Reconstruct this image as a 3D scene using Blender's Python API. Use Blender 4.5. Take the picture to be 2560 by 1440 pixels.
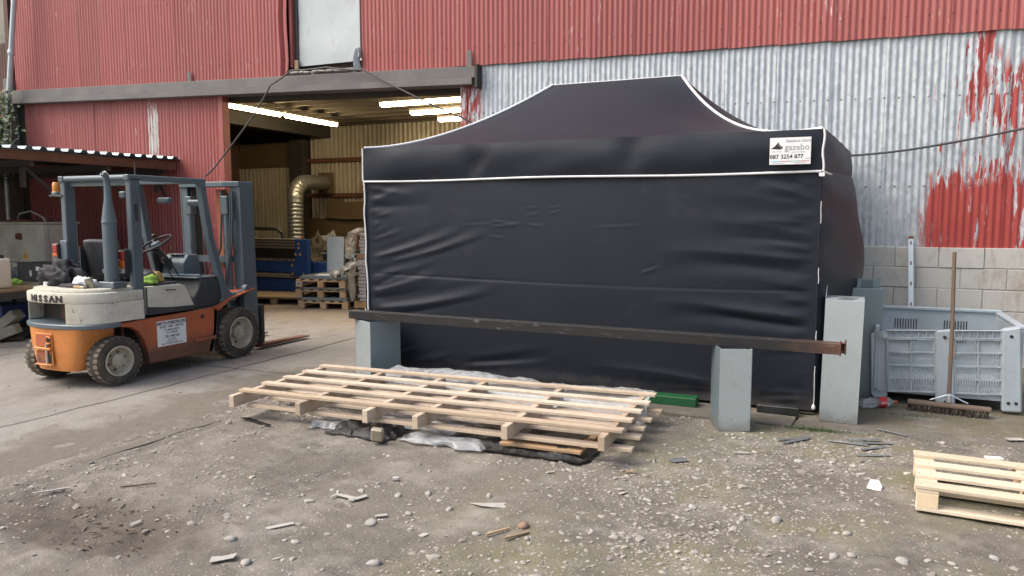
import bpy, bmesh, math, random
import numpy as np
from mathutils import Matrix, Vector, Euler, noise as mnoise
R = math.radians
random.seed(7); rng = np.random.default_rng(11)
for o in list(bpy.data.objects): bpy.data.objects.remove(o)
scene = bpy.context.scene
COL = scene.collection

# ------------------------------------------------------------------ camera
# world axes: +x runs along the shed wall, +y into the shed, z up; the camera stands over the origin
YAW = R(23.7); PITCH = math.atan(180/1880); EYE = 1.68
cam = bpy.data.cameras.new('camera'); cam.sensor_width = 36; cam.lens = 1880/2560*36
cam.clip_start = .05; cam.clip_end = 600
camo = bpy.data.objects.new('camera', cam); COL.objects.link(camo)
camo.location = (0, 0, EYE); camo.rotation_euler = (R(90)-PITCH, 0, YAW)
scene.camera = camo

# ------------------------------------------------------------------ sky, sun, exposure
SUN_EL, SUN_AZ = R(52), R(238)          # hazy bright sun behind the photographer's left shoulder (azimuth from +y, clockwise)
world = bpy.data.worlds.new('World'); scene.world = world; world.use_nodes = True
wn = world.node_tree.nodes; wl = world.node_tree.links
sky = wn.new('ShaderNodeTexSky'); sky.sky_type = 'NISHITA'; sky.sun_disc = False
sky.sun_elevation = SUN_EL; sky.sun_rotation = SUN_AZ; sky.dust_density = 6; sky.air_density = 1.2; sky.ozone_density = .6
hs = wn.new('ShaderNodeHueSaturation'); hs.inputs['Saturation'].default_value = .8
wl.new(sky.outputs[0], hs.inputs['Color']); wl.new(hs.outputs[0], wn['Background'].inputs[0])
wn['Background'].inputs[1].default_value = .15
sl = bpy.data.lights.new('sun', 'SUN'); sl.energy = 1.05; sl.angle = R(38); sl.color = (1, .97, .93)
so = bpy.data.objects.new('sun', sl); COL.objects.link(so); so.location = (-4, -6, 12)
sd = Vector((math.sin(SUN_AZ)*math.cos(SUN_EL), math.cos(SUN_AZ)*math.cos(SUN_EL), math.sin(SUN_EL)))
so.rotation_euler = (-sd).to_track_quat('-Z', 'Y').to_euler()
vs = scene.view_settings; vs.view_transform = 'Standard'; vs.look = 'None'; vs.gamma = 1; vs.exposure = .78; vs.use_curve_mapping = False
scene.render.engine = 'CYCLES'; scene.cycles.use_denoising = True; scene.cycles.max_bounces = 8; scene.cycles.sample_clamp_indirect = 6

# ------------------------------------------------------------------ mesh helpers
def rotm(r):
    return Euler(r).to_matrix() if r is not None else Matrix.Identity(3)
class MB:
    def __init__(s): s.v = []; s.f = []
    def add(s, vs_, fs):
        b = len(s.v); s.v += [tuple(v) for v in vs_]; s.f += [tuple(i+b for i in f) for f in fs]; return s
    def box(s, c, d, rot=None):
        m = rotm(rot); c = Vector(c); h = [x/2 for x in d]
        vs_ = [c + m @ Vector((sx*h[0], sy*h[1], sz*h[2])) for sz in (-1, 1) for sy in (-1, 1) for sx in (-1, 1)]
        return s.add(vs_, [(0, 2, 3, 1), (4, 5, 7, 6), (0, 1, 5, 4), (2, 6, 7, 3), (0, 4, 6, 2), (1, 3, 7, 5)])
    def bb(s, x0, x1, y0, y1, z0, z1):
        return s.box(((x0+x1)/2, (y0+y1)/2, (z0+z1)/2), (x1-x0, y1-y0, z1-z0))
    def bar(s, a, b, w, h, up=(0, 0, 1)):
        a = Vector(a); b = Vector(b); d = (b-a); L = d.length; d.normalize(); u = Vector(up)
        if abs(d.dot(u)) > .98: u = Vector((0, 1, 0))
        sx = d.cross(u).normalized(); sz = sx.cross(d)
        vs_ = [p + sx*i*w/2 + sz*j*h/2 for p in (a, b) for (i, j) in ((-1, -1), (1, -1), (1, 1), (-1, 1))]
        return s.add(vs_, [(0, 3, 2, 1), (4, 5, 6, 7), (0, 1, 5, 4), (1, 2, 6, 5), (2, 3, 7, 6), (3, 0, 4, 7)])
    def tube(s, pts, r, n=10, cap=True):
        pts = [Vector(p) for p in pts]; rs = r if isinstance(r, (list, tuple)) else [r]*len(pts)
        rings = []; prev = None
        for i, p in enumerate(pts):
            t = (pts[min(i+1, len(pts)-1)] - pts[max(i-1, 0)]).normalized()
            if prev is None:
                a = Vector((0, 0, 1)) if abs(t.z) < .9 else Vector((1, 0, 0)); x = t.cross(a).normalized()
            else: x = (prev - t*prev.dot(t)).normalized()
            prev = x; y = t.cross(x)
            rings.append([p + (x*math.cos(2*math.pi*k/n) + y*math.sin(2*math.pi*k/n))*rs[i] for k in range(n)])
        b = [v for rg in rings for v in rg]; fs = []
        for i in range(len(pts)-1):
            for k in range(n):
                k2 = (k+1) % n; fs.append((i*n+k, i*n+k2, (i+1)*n+k2, (i+1)*n+k))
        if cap: fs.append(tuple(range(n))[::-1]); fs.append(tuple((len(pts)-1)*n+k for k in range(n)))
        return s.add(b, fs)
    def lathe(s, prof, axis='z', c=(0, 0, 0), n=24, ang=(0, 2*math.pi)):
        # prof: (radius, height)
        vs_ = []; full = abs(ang[1]-ang[0]-2*math.pi) < 1e-4; m = n if full else n+1
        for k in range(m):
            a = ang[0]+(ang[1]-ang[0])*k/n; ca, sa = math.cos(a), math.sin(a)
            for r, h in prof:
                p = (r*ca, r*sa, h)
                if axis == 'x': p = (h, r*ca, r*sa)
                if axis == 'y': p = (r*sa, h, r*ca)
                vs_.append((p[0]+c[0], p[1]+c[1], p[2]+c[2]))
        q = len(prof); fs = []
        for k in range(n):
            k2 = (k+1) % m if full else k+1
            for j in range(q-1): fs.append((k*q+j, k2*q+j, k2*q+j+1, k*q+j+1))
        return s.add(vs_, fs)
    def prism(s, poly, lo, hi, axis='z'):
        # poly extruded along axis; poly gives the two other coordinates in order
        def P(a, b, h):
            return {'z': (a, b, h), 'x': (h, a, b), 'y': (a, h, b)}[axis]
        n = len(poly); vs_ = [P(a, b, lo) for a, b in poly] + [P(a, b, hi) for a, b in poly]
        fs = [tuple(range(n))[::-1], tuple(range(n, 2*n))] + [(i, (i+1) % n, n+(i+1) % n, n+i) for i in range(n)]
        return s.add(vs_, fs)
    def grid(s, P):
        P = np.asarray(P); a, b = P.shape[:2]
        fs = [(i*b+j, i*b+j+1, (i+1)*b+j+1, (i+1)*b+j) for i in range(a-1) for j in range(b-1)]
        return s.add(P.reshape(-1, 3).tolist(), fs)
    def xf(s, M):
        s.v = [tuple(M @ Vector(v)) for v in s.v]; return s
    def mesh(s, name, mat, smooth=None, bevel=0, segs=1):
        me = bpy.data.meshes.new(name); me.from_pydata(s.v, [], s.f); me.validate()
        bm = bmesh.new(); bm.from_mesh(me); bmesh.ops.recalc_face_normals(bm, faces=bm.faces)
        if bevel:
            es = [e for e in bm.edges if len(e.link_faces) == 2 and e.calc_face_angle(0) > R(30)]
            bmesh.ops.bevel(bm, geom=es, offset=bevel, segments=segs, affect='EDGES', profile=.6, clamp_overlap=True)
        bm.to_mesh(me); bm.free()
        if mat: me.materials.append(mat)
        if smooth:
            me.shade_smooth(); me.set_sharp_from_angle(angle=R(smooth))
        return me
    def build(s, name, mat, parent=None, smooth=None, bevel=0, loc=None, rot=None, segs=1):
        return place(name, s.mesh(name, mat, smooth, bevel, segs), parent, loc, rot)
def place(name, me, parent=None, loc=None, rot=None, scale=None):
    o = bpy.data.objects.new(name, me); COL.objects.link(o)
    if parent: o.parent = parent
    if loc is not None: o.location = loc
    if rot is not None: o.rotation_euler = rot
    if scale is not None: o.scale = scale
    return o
def tag(o, label=None, cat=None, group=None, kind=None):
    if label: o['label'] = label
    if cat: o['category'] = cat
    if group: o['group'] = group
    if kind: o['kind'] = kind
    return o
def thing(name, label, cat, loc=(0, 0, 0), rz=0, group=None, rot=None):
    o = bpy.data.objects.new(name, None); COL.objects.link(o); o.location = loc
    o.rotation_euler = rot if rot is not None else (0, 0, rz); o.empty_display_size = .1
    return tag(o, label, cat, group)
def copy_tree(root, loc, rz=0, label=None):
    def cp(o, par):
        c = o.copy(); COL.objects.link(c); c.parent = par
        for ch in o.children: cp(ch, c)
        return c
    r = cp(root, None); r.location = loc; r.rotation_euler = (0, 0, rz)
    if label: r['label'] = label
    return r
def text(name, body, size, mat, parent=None, loc=(0, 0, 0), rot=(R(90), 0, 0), bold=0, extrude=.0004, align='CENTER', shear=0, sx=1, space=1):
    cu = bpy.data.curves.new(name, 'FONT'); cu.body = body; cu.size = size; cu.align_x = align; cu.align_y = 'CENTER'
    cu.offset = bold; cu.extrude = extrude; cu.shear = shear; cu.space_character = space; cu.resolution_u = 3
    tmp = bpy.data.objects.new('tmp_text', cu); me = bpy.data.meshes.new_from_object(tmp); bpy.data.objects.remove(tmp); bpy.data.curves.remove(cu)
    me.materials.clear(); me.materials.append(mat); me.name = name
    o = place(name, me, parent, loc, rot); o.scale = (sx, 1, 1); return o
def arc(c, r, a0, a1, n):
    return [(c[0]+r*math.cos(a0+(a1-a0)*k/n), c[1]+r*math.sin(a0+(a1-a0)*k/n)) for k in range(n+1)]

# ------------------------------------------------------------------ material helpers
class NT:
    def __init__(s, name):
        s.mat = bpy.data.materials.new(name); s.mat.use_nodes = True
        s.t = s.mat.node_tree; s.b = s.t.nodes['Principled BSDF']; s._c = None; s._p = None
    def n(s, t, **kw):
        x = s.t.nodes.new(t)
        for k, v in kw.items(): setattr(x, k, v)
        return x
    def set(s, sock, val):
        if isinstance(val, bpy.types.NodeSocket): s.t.links.new(val, sock)
        elif val is not None:
            if isinstance(val, (tuple, list)) and len(val) == 3 and sock.type == 'RGBA': val = (*val, 1)
            sock.default_value = val
    def coord(s):
        # object space plus a random shift for each object, so that copies differ
        if s._c is None:
            tc = s.n('ShaderNodeTexCoord'); oi = s.n('ShaderNodeObjectInfo')
            m = s.n('ShaderNodeMath', operation='MULTIPLY'); m.inputs[1].default_value = 37.
            s.t.links.new(oi.outputs['Random'], m.inputs[0])
            a = s.n('ShaderNodeVectorMath', operation='ADD')
            s.t.links.new(tc.outputs['Object'], a.inputs[0]); s.t.links.new(m.outputs[0], a.inputs[1]); s._c = a.outputs[0]
        return s._c
    def pos(s):
        if s._p is None: s._p = s.n('ShaderNodeNewGeometry').outputs['Position']
        return s._p
    def rand(s): return s.n('ShaderNodeObjectInfo').outputs['Random']
    def scale(s, vec, sc):
        m = s.n('ShaderNodeVectorMath', operation='MULTIPLY'); s.t.links.new(vec, m.inputs[0]); m.inputs[1].default_value = sc; return m.outputs[0]
    def noise(s, scale, detail=4, rough=.55, vec=None, dist=0):
        x = s.n('ShaderNodeTexNoise'); s.t.links.new(vec if vec is not None else s.coord(), x.inputs['Vector'])
        x.inputs['Scale'].default_value = scale; x.inputs['Detail'].default_value = detail; x.inputs['Roughness'].default_value = rough
        x.inputs['Distortion'].default_value = dist; return x.outputs['Fac']
    def voro(s, scale, vec=None, feature='F1', out='Distance', rnd=1):
        x = s.n('ShaderNodeTexVoronoi', feature=feature); s.t.links.new(vec if vec is not None else s.coord(), x.inputs['Vector'])
        x.inputs['Scale'].default_value = scale; x.inputs['Randomness'].default_value = rnd; return x.outputs[out]
    def ramp(s, fac, stops, interp='LINEAR'):
        x = s.n('ShaderNodeValToRGB'); s.set(x.inputs[0], fac); e = x.color_ramp.elements; x.color_ramp.interpolation = interp
        while len(e) < len(stops): e.new(.5)
        for el, (p, c) in zip(e, stops):
            el.position = p; el.color = (c, c, c, 1) if isinstance(c, (int, float)) else (*c, 1)
        return x.outputs[0]
    def mix(s, fac, a, b, bt='MIX'):
        x = s.n('ShaderNodeMix', data_type='RGBA', blend_type=bt)
        s.set(x.inputs[0], fac); s.set(x.inputs[6], a); s.set(x.inputs[7], b); return x.outputs[2]
    def math(s, op, a, b=None, c=None, clamp=False):
        x = s.n('ShaderNodeMath', operation=op, use_clamp=clamp); s.set(x.inputs[0], a)
        if b is not None: s.set(x.inputs[1], b)
        if c is not None: s.set(x.inputs[2], c)
        return x.outputs[0]
    def sep(s, vec):
        x = s.n('ShaderNodeSeparateXYZ'); s.t.links.new(vec, x.inputs[0]); return x.outputs
    def step(s, v, lo, hi):
        x = s.n('ShaderNodeMapRange'); s.set(x.inputs[0], v); x.inputs[1].default_value = lo; x.inputs[2].default_value = hi; return x.outputs[0]
    def bump(s, h, strength=.3, dist=.01):
        x = s.n('ShaderNodeBump'); s.set(x.inputs['Height'], h); x.inputs['Strength'].default_value = strength; x.inputs['Distance'].default_value = dist
        s.t.links.new(x.outputs[0], s.b.inputs['Normal'])
    def out(s, col=None, rough=None, metal=None, spec=None):
        if col is not None: s.set(s.b.inputs['Base Color'], col)
        if rough is not None: s.set(s.b.inputs['Roughness'], rough)
        if metal is not None: s.set(s.b.inputs['Metallic'], metal)
        if spec is not None: s.set(s.b.inputs['Specular IOR Level'], spec)
        return s.mat
def tint(c, k): return tuple(min(1, x*k) for x in c)
def plain(name, col, rough=.6, metal=0, var=.25, sc=6, dirt=None, damt=.35, bump=.15, bsc=60, spec=.5, chips=None, chip_t=.68, chip_sc=18, edge=None, low=None):
    """paint / plastic / rubber with uneven tone, grime patches and small chips"""
    m = NT(name); n1 = m.noise(sc, 5, .6); c = m.mix(n1, tint(col, 1-var), tint(col, 1+var))
    if dirt is not None:
        d = m.step(m.noise(sc*.7, 6, .7), .45, .75); c = m.mix(m.math('MULTIPLY', d, damt), c, dirt)
    if chips is not None:
        k = m.step(m.noise(chip_sc, 6, .65), chip_t, chip_t+.02); c = m.mix(k, c, chips)
    if low is not None:      # splashed grime on the lowest part of the thing
        z_ = m.sep(m.n('ShaderNodeTexCoord').outputs['Object'])[2]; c = m.mix(m.math('MULTIPLY', m.step(m.math('MULTIPLY_ADD', m.noise(9, 5, .7), -.35, z_), low[1], low[0]), .8), c, low[2])
    if edge is not None:     # paint rubbed off the arrises
        bv = m.n('ShaderNodeBevel', samples=4); bv.inputs['Radius'].default_value = .009; gm = m.n('ShaderNodeNewGeometry'); dt = m.n('ShaderNodeVectorMath', operation='DOT_PRODUCT')
        m.t.links.new(bv.outputs[0], dt.inputs[0]); m.t.links.new(gm.outputs['Normal'], dt.inputs[1])
        ew = m.math('MULTIPLY', m.step(dt.outputs['Value'], .97, .85), m.step(m.noise(14, 5, .7), .44, .58)); c = m.mix(m.math('MULTIPLY', ew, .85), c, edge)
    if bump: m.bump(m.noise(bsc, 4, .6), bump, .004)
    return m.out(c, m.math('ADD', m.math('MULTIPLY', n1, .25), rough-.12), metal, spec)
def wood(name, a, b, axis=0, grime=.35, grimec=(.16, .11, .07), ends=False):
    m = NT(name); s = [1.2, 26, 26]; s = [s[(i-axis) % 3] for i in range(3)]
    v = m.scale(m.coord(), s); g = m.noise(2.2, 6, .6, v, .6); f = m.noise(9, 4, .7, v)
    c = m.mix(g, a, b); c = m.mix(m.math('MULTIPLY', m.step(f, .5, .75), .35), c, tint(b, .55))
    c = m.mix(m.math('MULTIPLY', m.step(m.noise(3.2, 6, .7), .48, .72), grime), c, grimec)
    kn = m.step(m.voro(2.6, m.scale(m.coord(), [[.9, 3.5, 3.5][(i-axis) % 3] for i in range(3)])), .10, .04)
    c = m.mix(m.math('MULTIPLY', kn, .7), c, tint(b, .35))
    r = m.rand(); hsv = m.n('ShaderNodeHueSaturation'); m.set(hsv.inputs['Color'], c); m.set(hsv.inputs['Value'], m.math('MULTIPLY_ADD', r, .32, .84)); m.set(hsv.inputs['Saturation'], m.math('MULTIPLY_ADD', r, -.25, 1.1))
    m.bump(m.math('ADD', g, m.math('MULTIPLY', f, .6)), .35, .003)
    return m.out(hsv.outputs[0], .75)
# ------------------------------------------------------------------ materials
RUST = (.13, .055, .03)
def fixings(m, c, p, rows, dx=.228):
    x, y_, z = m.sep(p); fx = m.math('ABSOLUTE', m.math('SUBTRACT', m.math('FRACT', m.math('DIVIDE', x, dx)), .5)); fx = m.math('MULTIPLY', fx, dx); tot = None
    for (z0, sl) in rows:
        dz = m.math('SUBTRACT', z, m.math('MULTIPLY_ADD', x, sl, z0)); d2 = m.math('ADD', m.math('MULTIPLY', fx, fx), m.math('MULTIPLY', dz, dz)); k = m.step(d2, .00020, .00008)
        run = m.math('MULTIPLY', m.math('MULTIPLY', m.step(fx, .014, .004), m.step(dz, -.16, -.02)), m.math('MULTIPLY', m.math('LESS_THAN', dz, 0.), m.step(m.noise(2.5, 3, .6, m.scale(p, (3, 1, .1))), .5, .62)))
        k = m.math('MAXIMUM', k, m.math('MULTIPLY', run, .35)); tot = k if tot is None else m.math('MAXIMUM', tot, k)
    return m.mix(m.math('MULTIPLY', tot, .8), c, (.07, .035, .025))
def corr_red(name, peel_lo):
    m = NT(name); p = m.pos(); st = m.scale(p, (16, 1, 1.5)); big = m.noise(.45, 3, .5, p)
    c = m.mix(big, (.29, .066, .060), (.36, .098, .09)); fine = m.noise(1.2, 6, .7, m.scale(p, (13, 1, .35)))
    c = m.mix(m.math('MULTIPLY', m.step(fine, .45, .8), .35), c, (.47, .22, .20))
    c = m.mix(m.math('MULTIPLY', m.step(m.noise(9, 5, .7, m.scale(p, (6, 1, .3))), .55, .8), .3), c, (.20, .035, .03))
    hs_ = m.n('ShaderNodeHueSaturation'); m.set(hs_.inputs['Color'], c); m.set(hs_.inputs['Value'], m.math('MULTIPLY_ADD', m.rand(), .16, .92)); c = hs_.outputs[0]
    peel = m.math('ADD', m.noise(2.6, 8, .72, st), m.math('MULTIPLY', m.math('SUBTRACT', m.noise(1.3, 2, .5, p), .5), .35))
    xyz = m.sep(p)
    if peel_lo:   # the bare patch on the lower wall
        bx = m.math('ABSOLUTE', m.math('SUBTRACT', xyz[0], -11.33)); bz = m.math('ABSOLUTE', m.math('SUBTRACT', xyz[2], 3.15))
        patch = m.math('MULTIPLY', m.step(bx, .17, .10), m.step(bz, .85, .25)); peel = m.math('ADD', peel, m.math('MULTIPLY', patch, .255))
        bx = m.math('ABSOLUTE', m.math('SUBTRACT', xyz[0], -9.95)); peel = m.math('ADD', peel, m.math('MULTIPLY', m.step(bx, .4, .1), .035))
    k = m.step(peel, peel_lo and .675 or .675, peel_lo and .685 or .70); c = m.mix(k, c, (.55, .53, .52))
    rim = m.math('MULTIPLY', m.math('SUBTRACT', m.step(peel, .64, .675), k), .25); c = m.mix(rim, c, (.6, .3, .28))
    c = fixings(m, c, p, [(2.2, 0), (1.1, 0)] if peel_lo else [(3.95, -.026), (5.1, -.02), (5.9, -.02)])
    m.bump(m.math('ADD', m.noise(30, 4, .6, p), m.math('MULTIPLY', k, -1)), .12, .004)
    return m.out(c, .52, m.math('MULTIPLY', k, .35))
M_red = corr_red('red_paint_on_corrugated_iron', 0); M_red_low = corr_red('red_paint_peeling', 1)
def corr_galv():
    m = NT('galvanised_corrugated_iron'); p = m.pos(); xyz = m.sep(p)
    sp = m.voro(26, m.scale(p, (1, 1, .6)), out='Color'); spv = m.sep(sp)[0]
    c = m.mix(spv, (.39, .43, .46), (.53, .575, .61)); c = m.mix(m.math('MULTIPLY', m.step(m.noise(1.4, 6, .7, m.scale(p, (7, 1, .6))), .45, .75), .35), c, (.70, .73, .75))
    c = m.mix(m.math('MULTIPLY', m.step(m.noise(2.1, 6, .7, m.scale(p, (9, 1, .5))), .55, .8), .22), c, (.28, .31, .34))
    rustz = m.math('MULTIPLY', m.step(xyz[2], 1.32, 1.2), m.step(m.noise(7, 5, .7, p), .4, .65)); c = m.mix(m.math('MULTIPLY', rustz, .6), c, (.25, .14, .09))
    # red paint that has not flaked off yet: a block low on the right, runs above it, a rag along the door post
    st = m.noise(1.7, 8, .66, m.scale(p, (11, 1, 1.3))); st2 = m.math('SUBTRACT', st, .5)
    x, z = xyz[0], xyz[2]
    blk = m.math('MULTIPLY', m.step(m.math('MULTIPLY_ADD', st2, .5, x), .80, .90), m.step(m.math('MULTIPLY_ADD', st2, 1.6, z), 2.16, 2.06))
    blk = m.math('MULTIPLY', blk, m.step(m.math('ADD', st, m.math('MULTIPLY', m.step(x, 1.05, 1.9), .10)), .64, .625))
    run = m.math('MULTIPLY', m.step(m.math('ADD', st, m.math('MULTIPLY', m.step(x, 1., 1.6), .09)), .60, .615), m.step(x, .85, .95))
    run = m.math('MULTIPLY', run, m.step(m.noise(.9, 2, .5, m.scale(p, (2, 1, 1))), .42, .5))
    c1 = m.math('SUBTRACT', m.math('MULTIPLY_ADD', st2, .8, x), m.math('MULTIPLY_ADD', m.math('SUBTRACT', z, 3.), .06, 1.33))
    drip = m.math('MULTIPLY', m.step(m.math('ABSOLUTE', c1), .10, .085), m.step(m.math('MULTIPLY_ADD', st2, 1.5, z), 2.95, 3.05))
    post = m.math('MULTIPLY', m.step(x, -4.78, -4.88), m.step(m.noise(2.4, 7, .7, m.scale(p, (9, 1, 2.2))), .46, .49))
    far = m.step(m.math('MULTIPLY_ADD', st2, .8, x), 2.25, 2.05); blk = m.math('MULTIPLY', blk, far); run = m.math('MULTIPLY', run, far)
    red = m.math('MAXIMUM', m.math('MAXIMUM', blk, run), m.math('MAXIMUM', drip, post))
    c = m.mix(red, c, m.mix(st, (.30, .035, .032), (.40, .07, .06)))
    c = fixings(m, c, p, [(3.05, -.02), (2.02, 0), (1.30, -.02)], .152)
    m.bump(m.math('ADD', m.math('MULTIPLY', red, 1.), m.math('MULTIPLY', spv, .12)), .3, .004)
    return m.out(c, m.math('MULTIPLY_ADD', spv, .16, .42), m.math('MULTIPLY_ADD', red, -.3, .3))
M_galv = corr_galv()
def galv(name, col, rough=.38, metal=.55):
    m = NT(name); v = m.sep(m.voro(55, out='Color'))[0]; n1 = m.noise(3, 5, .6)
    c = m.mix(v, tint(col, .975), tint(col, 1.03)); c = m.mix(m.math('MULTIPLY', m.step(n1, .5, .8), .3), c, tint(col, .7))
    sc_ = m.step(m.noise(3, 2, .5, m.scale(m.coord(), (40, 40, 1.5))), .74, .76); c = m.mix(m.math('MULTIPLY', sc_, .35), c, tint(col, 1.5))
    z_ = m.sep(m.n('ShaderNodeTexCoord').outputs['Object'])[2]; c = m.mix(m.math('MULTIPLY', m.step(m.math('MULTIPLY_ADD', m.noise(11, 6, .7), -.16, z_), .03, -.08), .55), c, (.17, .14, .11)); c = m.mix(m.math('MULTIPLY', m.step(m.noise(4.5, 6, .72), .58, .72), .22), c, (.20, .18, .16))
    m.bump(m.noise(5, 2), .06, .01); return m.out(c, m.math('MULTIPLY_ADD', n1, .2, rough-.08), metal)
M_sheet = galv('bright_galvanised_sheet', (.50, .56, .58)); M_sheet_d = galv('dark_and_shaded_galvanised_sheet', (.22, .28, .31))  # the dark one also serves as painted shade on the metal boxes
M_plate = galv('steel_offcut', (.40, .46, .50)); M_duct = galv('duct_metal', (.42, .42, .41), .36, .8)
M_panel = galv('door_sheet_metal', (.46, .50, .52), .5, .25)
M_beam = plain('weathered_steel_beam', (.155, .145, .142), .75, 0, .3, 2.5, (.26, .24, .22), .5, .3, 40, chips=(.10, .06, .045), chip_t=.66, chip_sc=9)
M_blacksteel = plain('black_painted_steel', (.035, .037, .038), .42, .3, .3, 4, (.20, .20, .19), .55, .25, 40, chips=(.30, .30, .28), chip_t=.70, chip_sc=14)
M_rust = plain('rusty_steel', (.17, .075, .045), .85, .1, .4, 8, (.06, .03, .02), .6, .4, 50)
M_darksteel = plain('dark_interior_steel', (.05, .045, .04), .7, .1, .3, 3)
def block_mat():
    m = NT('concrete_block'); n1 = m.noise(3, 6, .65); c = m.mix(n1, (.42, .41, .38), (.56, .555, .53))
    p = m.pos(); st = m.noise(2.2, 6, .7, m.scale(p, (2.2, 1, .7)))
    c = m.mix(m.math('MULTIPLY', m.step(st, .54, .72), .75), c, (.26, .15, .10)); c = m.mix(m.math('MULTIPLY', m.step(m.noise(5, 5, .7, p), .55, .75), .5), c, (.25, .25, .17))
    c = m.mix(m.math('MULTIPLY', m.rand(), .25), c, (.55, .54, .50)); m.bump(m.noise(45, 6, .7), .5, .006); return m.out(c, .9)
M_block = block_mat(); M_mortar = plain('mortar', (.36, .35, .33), .95, 0, .2, 8, (.2, .13, .09), .4, .5, 60)
def ground_mat(name, concrete):
    m = NT(name); p = m.pos(); xyz = m.sep(p); a = m.noise(.55, 5, .6, p); b = m.noise(2.3, 7, .68, p); g = m.noise(38, 6, .7, p); d = m.noise(9, 6, .7, p)
    if concrete:
        c = m.mix(a, (.20, .185, .165), (.295, .277, .252)); c = m.mix(m.math('MULTIPLY', m.step(b, .5, .72), .6), c, (.17, .145, .12))
        c = m.mix(m.math('MULTIPLY', m.step(d, .55, .75), .5), c, (.38, .355, .32))
        brown = m.step(m.math('MULTIPLY_ADD', b, 2.4, xyz[1]), 9.8, 11.4); c = m.mix(m.math('MULTIPLY', brown, .85), c, m.mix(d, (.19, .145, .10), (.29, .225, .155)))
        moss_shade = m.math('MULTIPLY', m.step(xyz[0], -2.6, -.4), m.step(b, .30, .52)); c = m.mix(m.math('MULTIPLY', moss_shade, .85), c, m.mix(d, (.10, .085, .05), (.15, .13, .075)))  # mossy brown, darkened as well for the shadow right of the tall box
        c = m.mix(m.math('MULTIPLY', m.step(m.voro(55, p), .26, .1), .45), c, (.42, .40, .37)); c = m.mix(m.math('MULTIPLY', m.step(m.voro(42, m.scale(p, (1, 1.3, 1))), .2, .08), .4), c, (.10, .085, .07)); c = m.mix(m.math('MULTIPLY', m.step(m.noise(1.2, 7, .72, p), .52, .66), .65), c, (.145, .122, .10)); c = m.mix(m.math('MULTIPLY', m.step(m.noise(3.3, 5, .7, m.scale(p, (1, .25, 1))), .58, .72), .45), c, (.11, .095, .08))
        e1 = m.math('MULTIPLY', m.step(xyz[0], -6.0, -4.75), m.step(xyz[1], 6.6, 6.2)); e2 = m.math('MULTIPLY', m.step(xyz[1], 7.1, 6.28), m.step(xyz[0], -6.2, -5.2)); ed_ = m.math('MAXIMUM', e1, e2)
        c = m.mix(m.step(m.math('ADD', m.math('MULTIPLY', ed_, .62), m.math('MULTIPLY', b, .9)), .72, .92), c, m.mix(d, (.105, .09, .074), (.20, .178, .152)))
        hgt = m.math('ADD', g, m.math('MULTIPLY', d, 1.5)); bs = .45
    else:
        c = m.mix(a, (.118, .103, .086), (.19, .170, .146)); c = m.mix(m.math('MULTIPLY', m.step(b, .48, .66), .75), c, (.285, .262, .232))
        c = m.mix(m.math('MULTIPLY', m.step(d, .52, .74), .5), c, (.09, .072, .058))
        c = m.mix(m.math('MULTIPLY', m.math('MULTIPLY', m.step(a, .52, .42), m.step(d, .38, .6)), .4), c, (.075, .066, .058))
        gv = m.voro(60, p, out='Color'); gd = m.voro(60, p); grit = m.math('MULTIPLY', m.step(gd, .30, .2), m.step(m.sep(gv)[0], .45, .6))
        c = m.mix(m.math('MULTIPLY', grit, .75), c, m.mix(m.sep(gv)[1], (.22, .20, .17), (.48, .45, .41)))
        gd2 = m.voro(120, p); grit2 = m.math('MULTIPLY', m.step(gd2, .3, .18), m.step(m.noise(1.1, 4, .6, p), .42, .6)); c = m.mix(m.math('MULTIPLY', grit2, .6), c, (.42, .39, .35))
        ex = m.math('DIVIDE', m.math('ADD', xyz[0], 3.75), .85); ey = m.math('DIVIDE', m.math('SUBTRACT', xyz[1], 2.75), .38); rr2 = m.math('ADD', m.math('MULTIPLY', ex, ex), m.math('MULTIPLY', ey, ey)); c = m.mix(m.math('MULTIPLY', m.step(m.math('MULTIPLY_ADD', d, 1.6, rr2), 1.9, 1.1), .8), c, m.mix(g, (.045, .038, .032), (.12, .095, .075)))
        mm = m.math('MULTIPLY', m.step(m.noise(1.1, 5, .65, p), .46, .62), m.math('MULTIPLY', m.step(xyz[0], -2.8, -1.2), m.step(d, .3, .5)))
        c = m.mix(m.math('MULTIPLY', mm, .55), c, (.165, .158, .07))
        hgt = m.math('ADD', m.math('MULTIPLY', g, .8), m.math('ADD', m.math('MULTIPLY', grit, .9), m.math('MULTIPLY', d, 2))); bs = .6
    m.bump(hgt, bs, .012); wet = m.step(b, .45, .3)
    return m.out(c, m.math('MULTIPLY_ADD', wet, -.18, .93), 0, .3)
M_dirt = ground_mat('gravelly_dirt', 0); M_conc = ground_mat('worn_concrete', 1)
def stone_mat():
    m = NT('loose_stone'); at = m.n('ShaderNodeAttribute', attribute_name='tone').outputs['Fac']
    c = m.ramp(at, [(0, (.20, .18, .155)), (.35, (.31, .285, .25)), (.65, (.39, .365, .33)), (.88, (.47, .45, .42)), (1, (.56, .54, .51))])
    c = m.mix(m.math('MULTIPLY', m.noise(25, 4, .6, m.pos()), .45), c, (.16, .13, .105)); m.bump(m.noise(60, 4, .6, m.pos()), .3, .004); return m.out(c, .88, 0, .3)
M_stone = stone_mat()
M_bigstone = plain('pale_stone', (.36, .345, .32), .88, 0, .35, 14, (.17, .13, .10), .55, .4, 60, .3)
M_pine = wood('pine_x', (.58, .475, .365), (.47, .365, .265), 0, .6, (.24, .185, .14)); M_pine_y = wood('pine_y', (.56, .455, .35), (.46, .355, .26), 1, .6, (.22, .17, .13))
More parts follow.
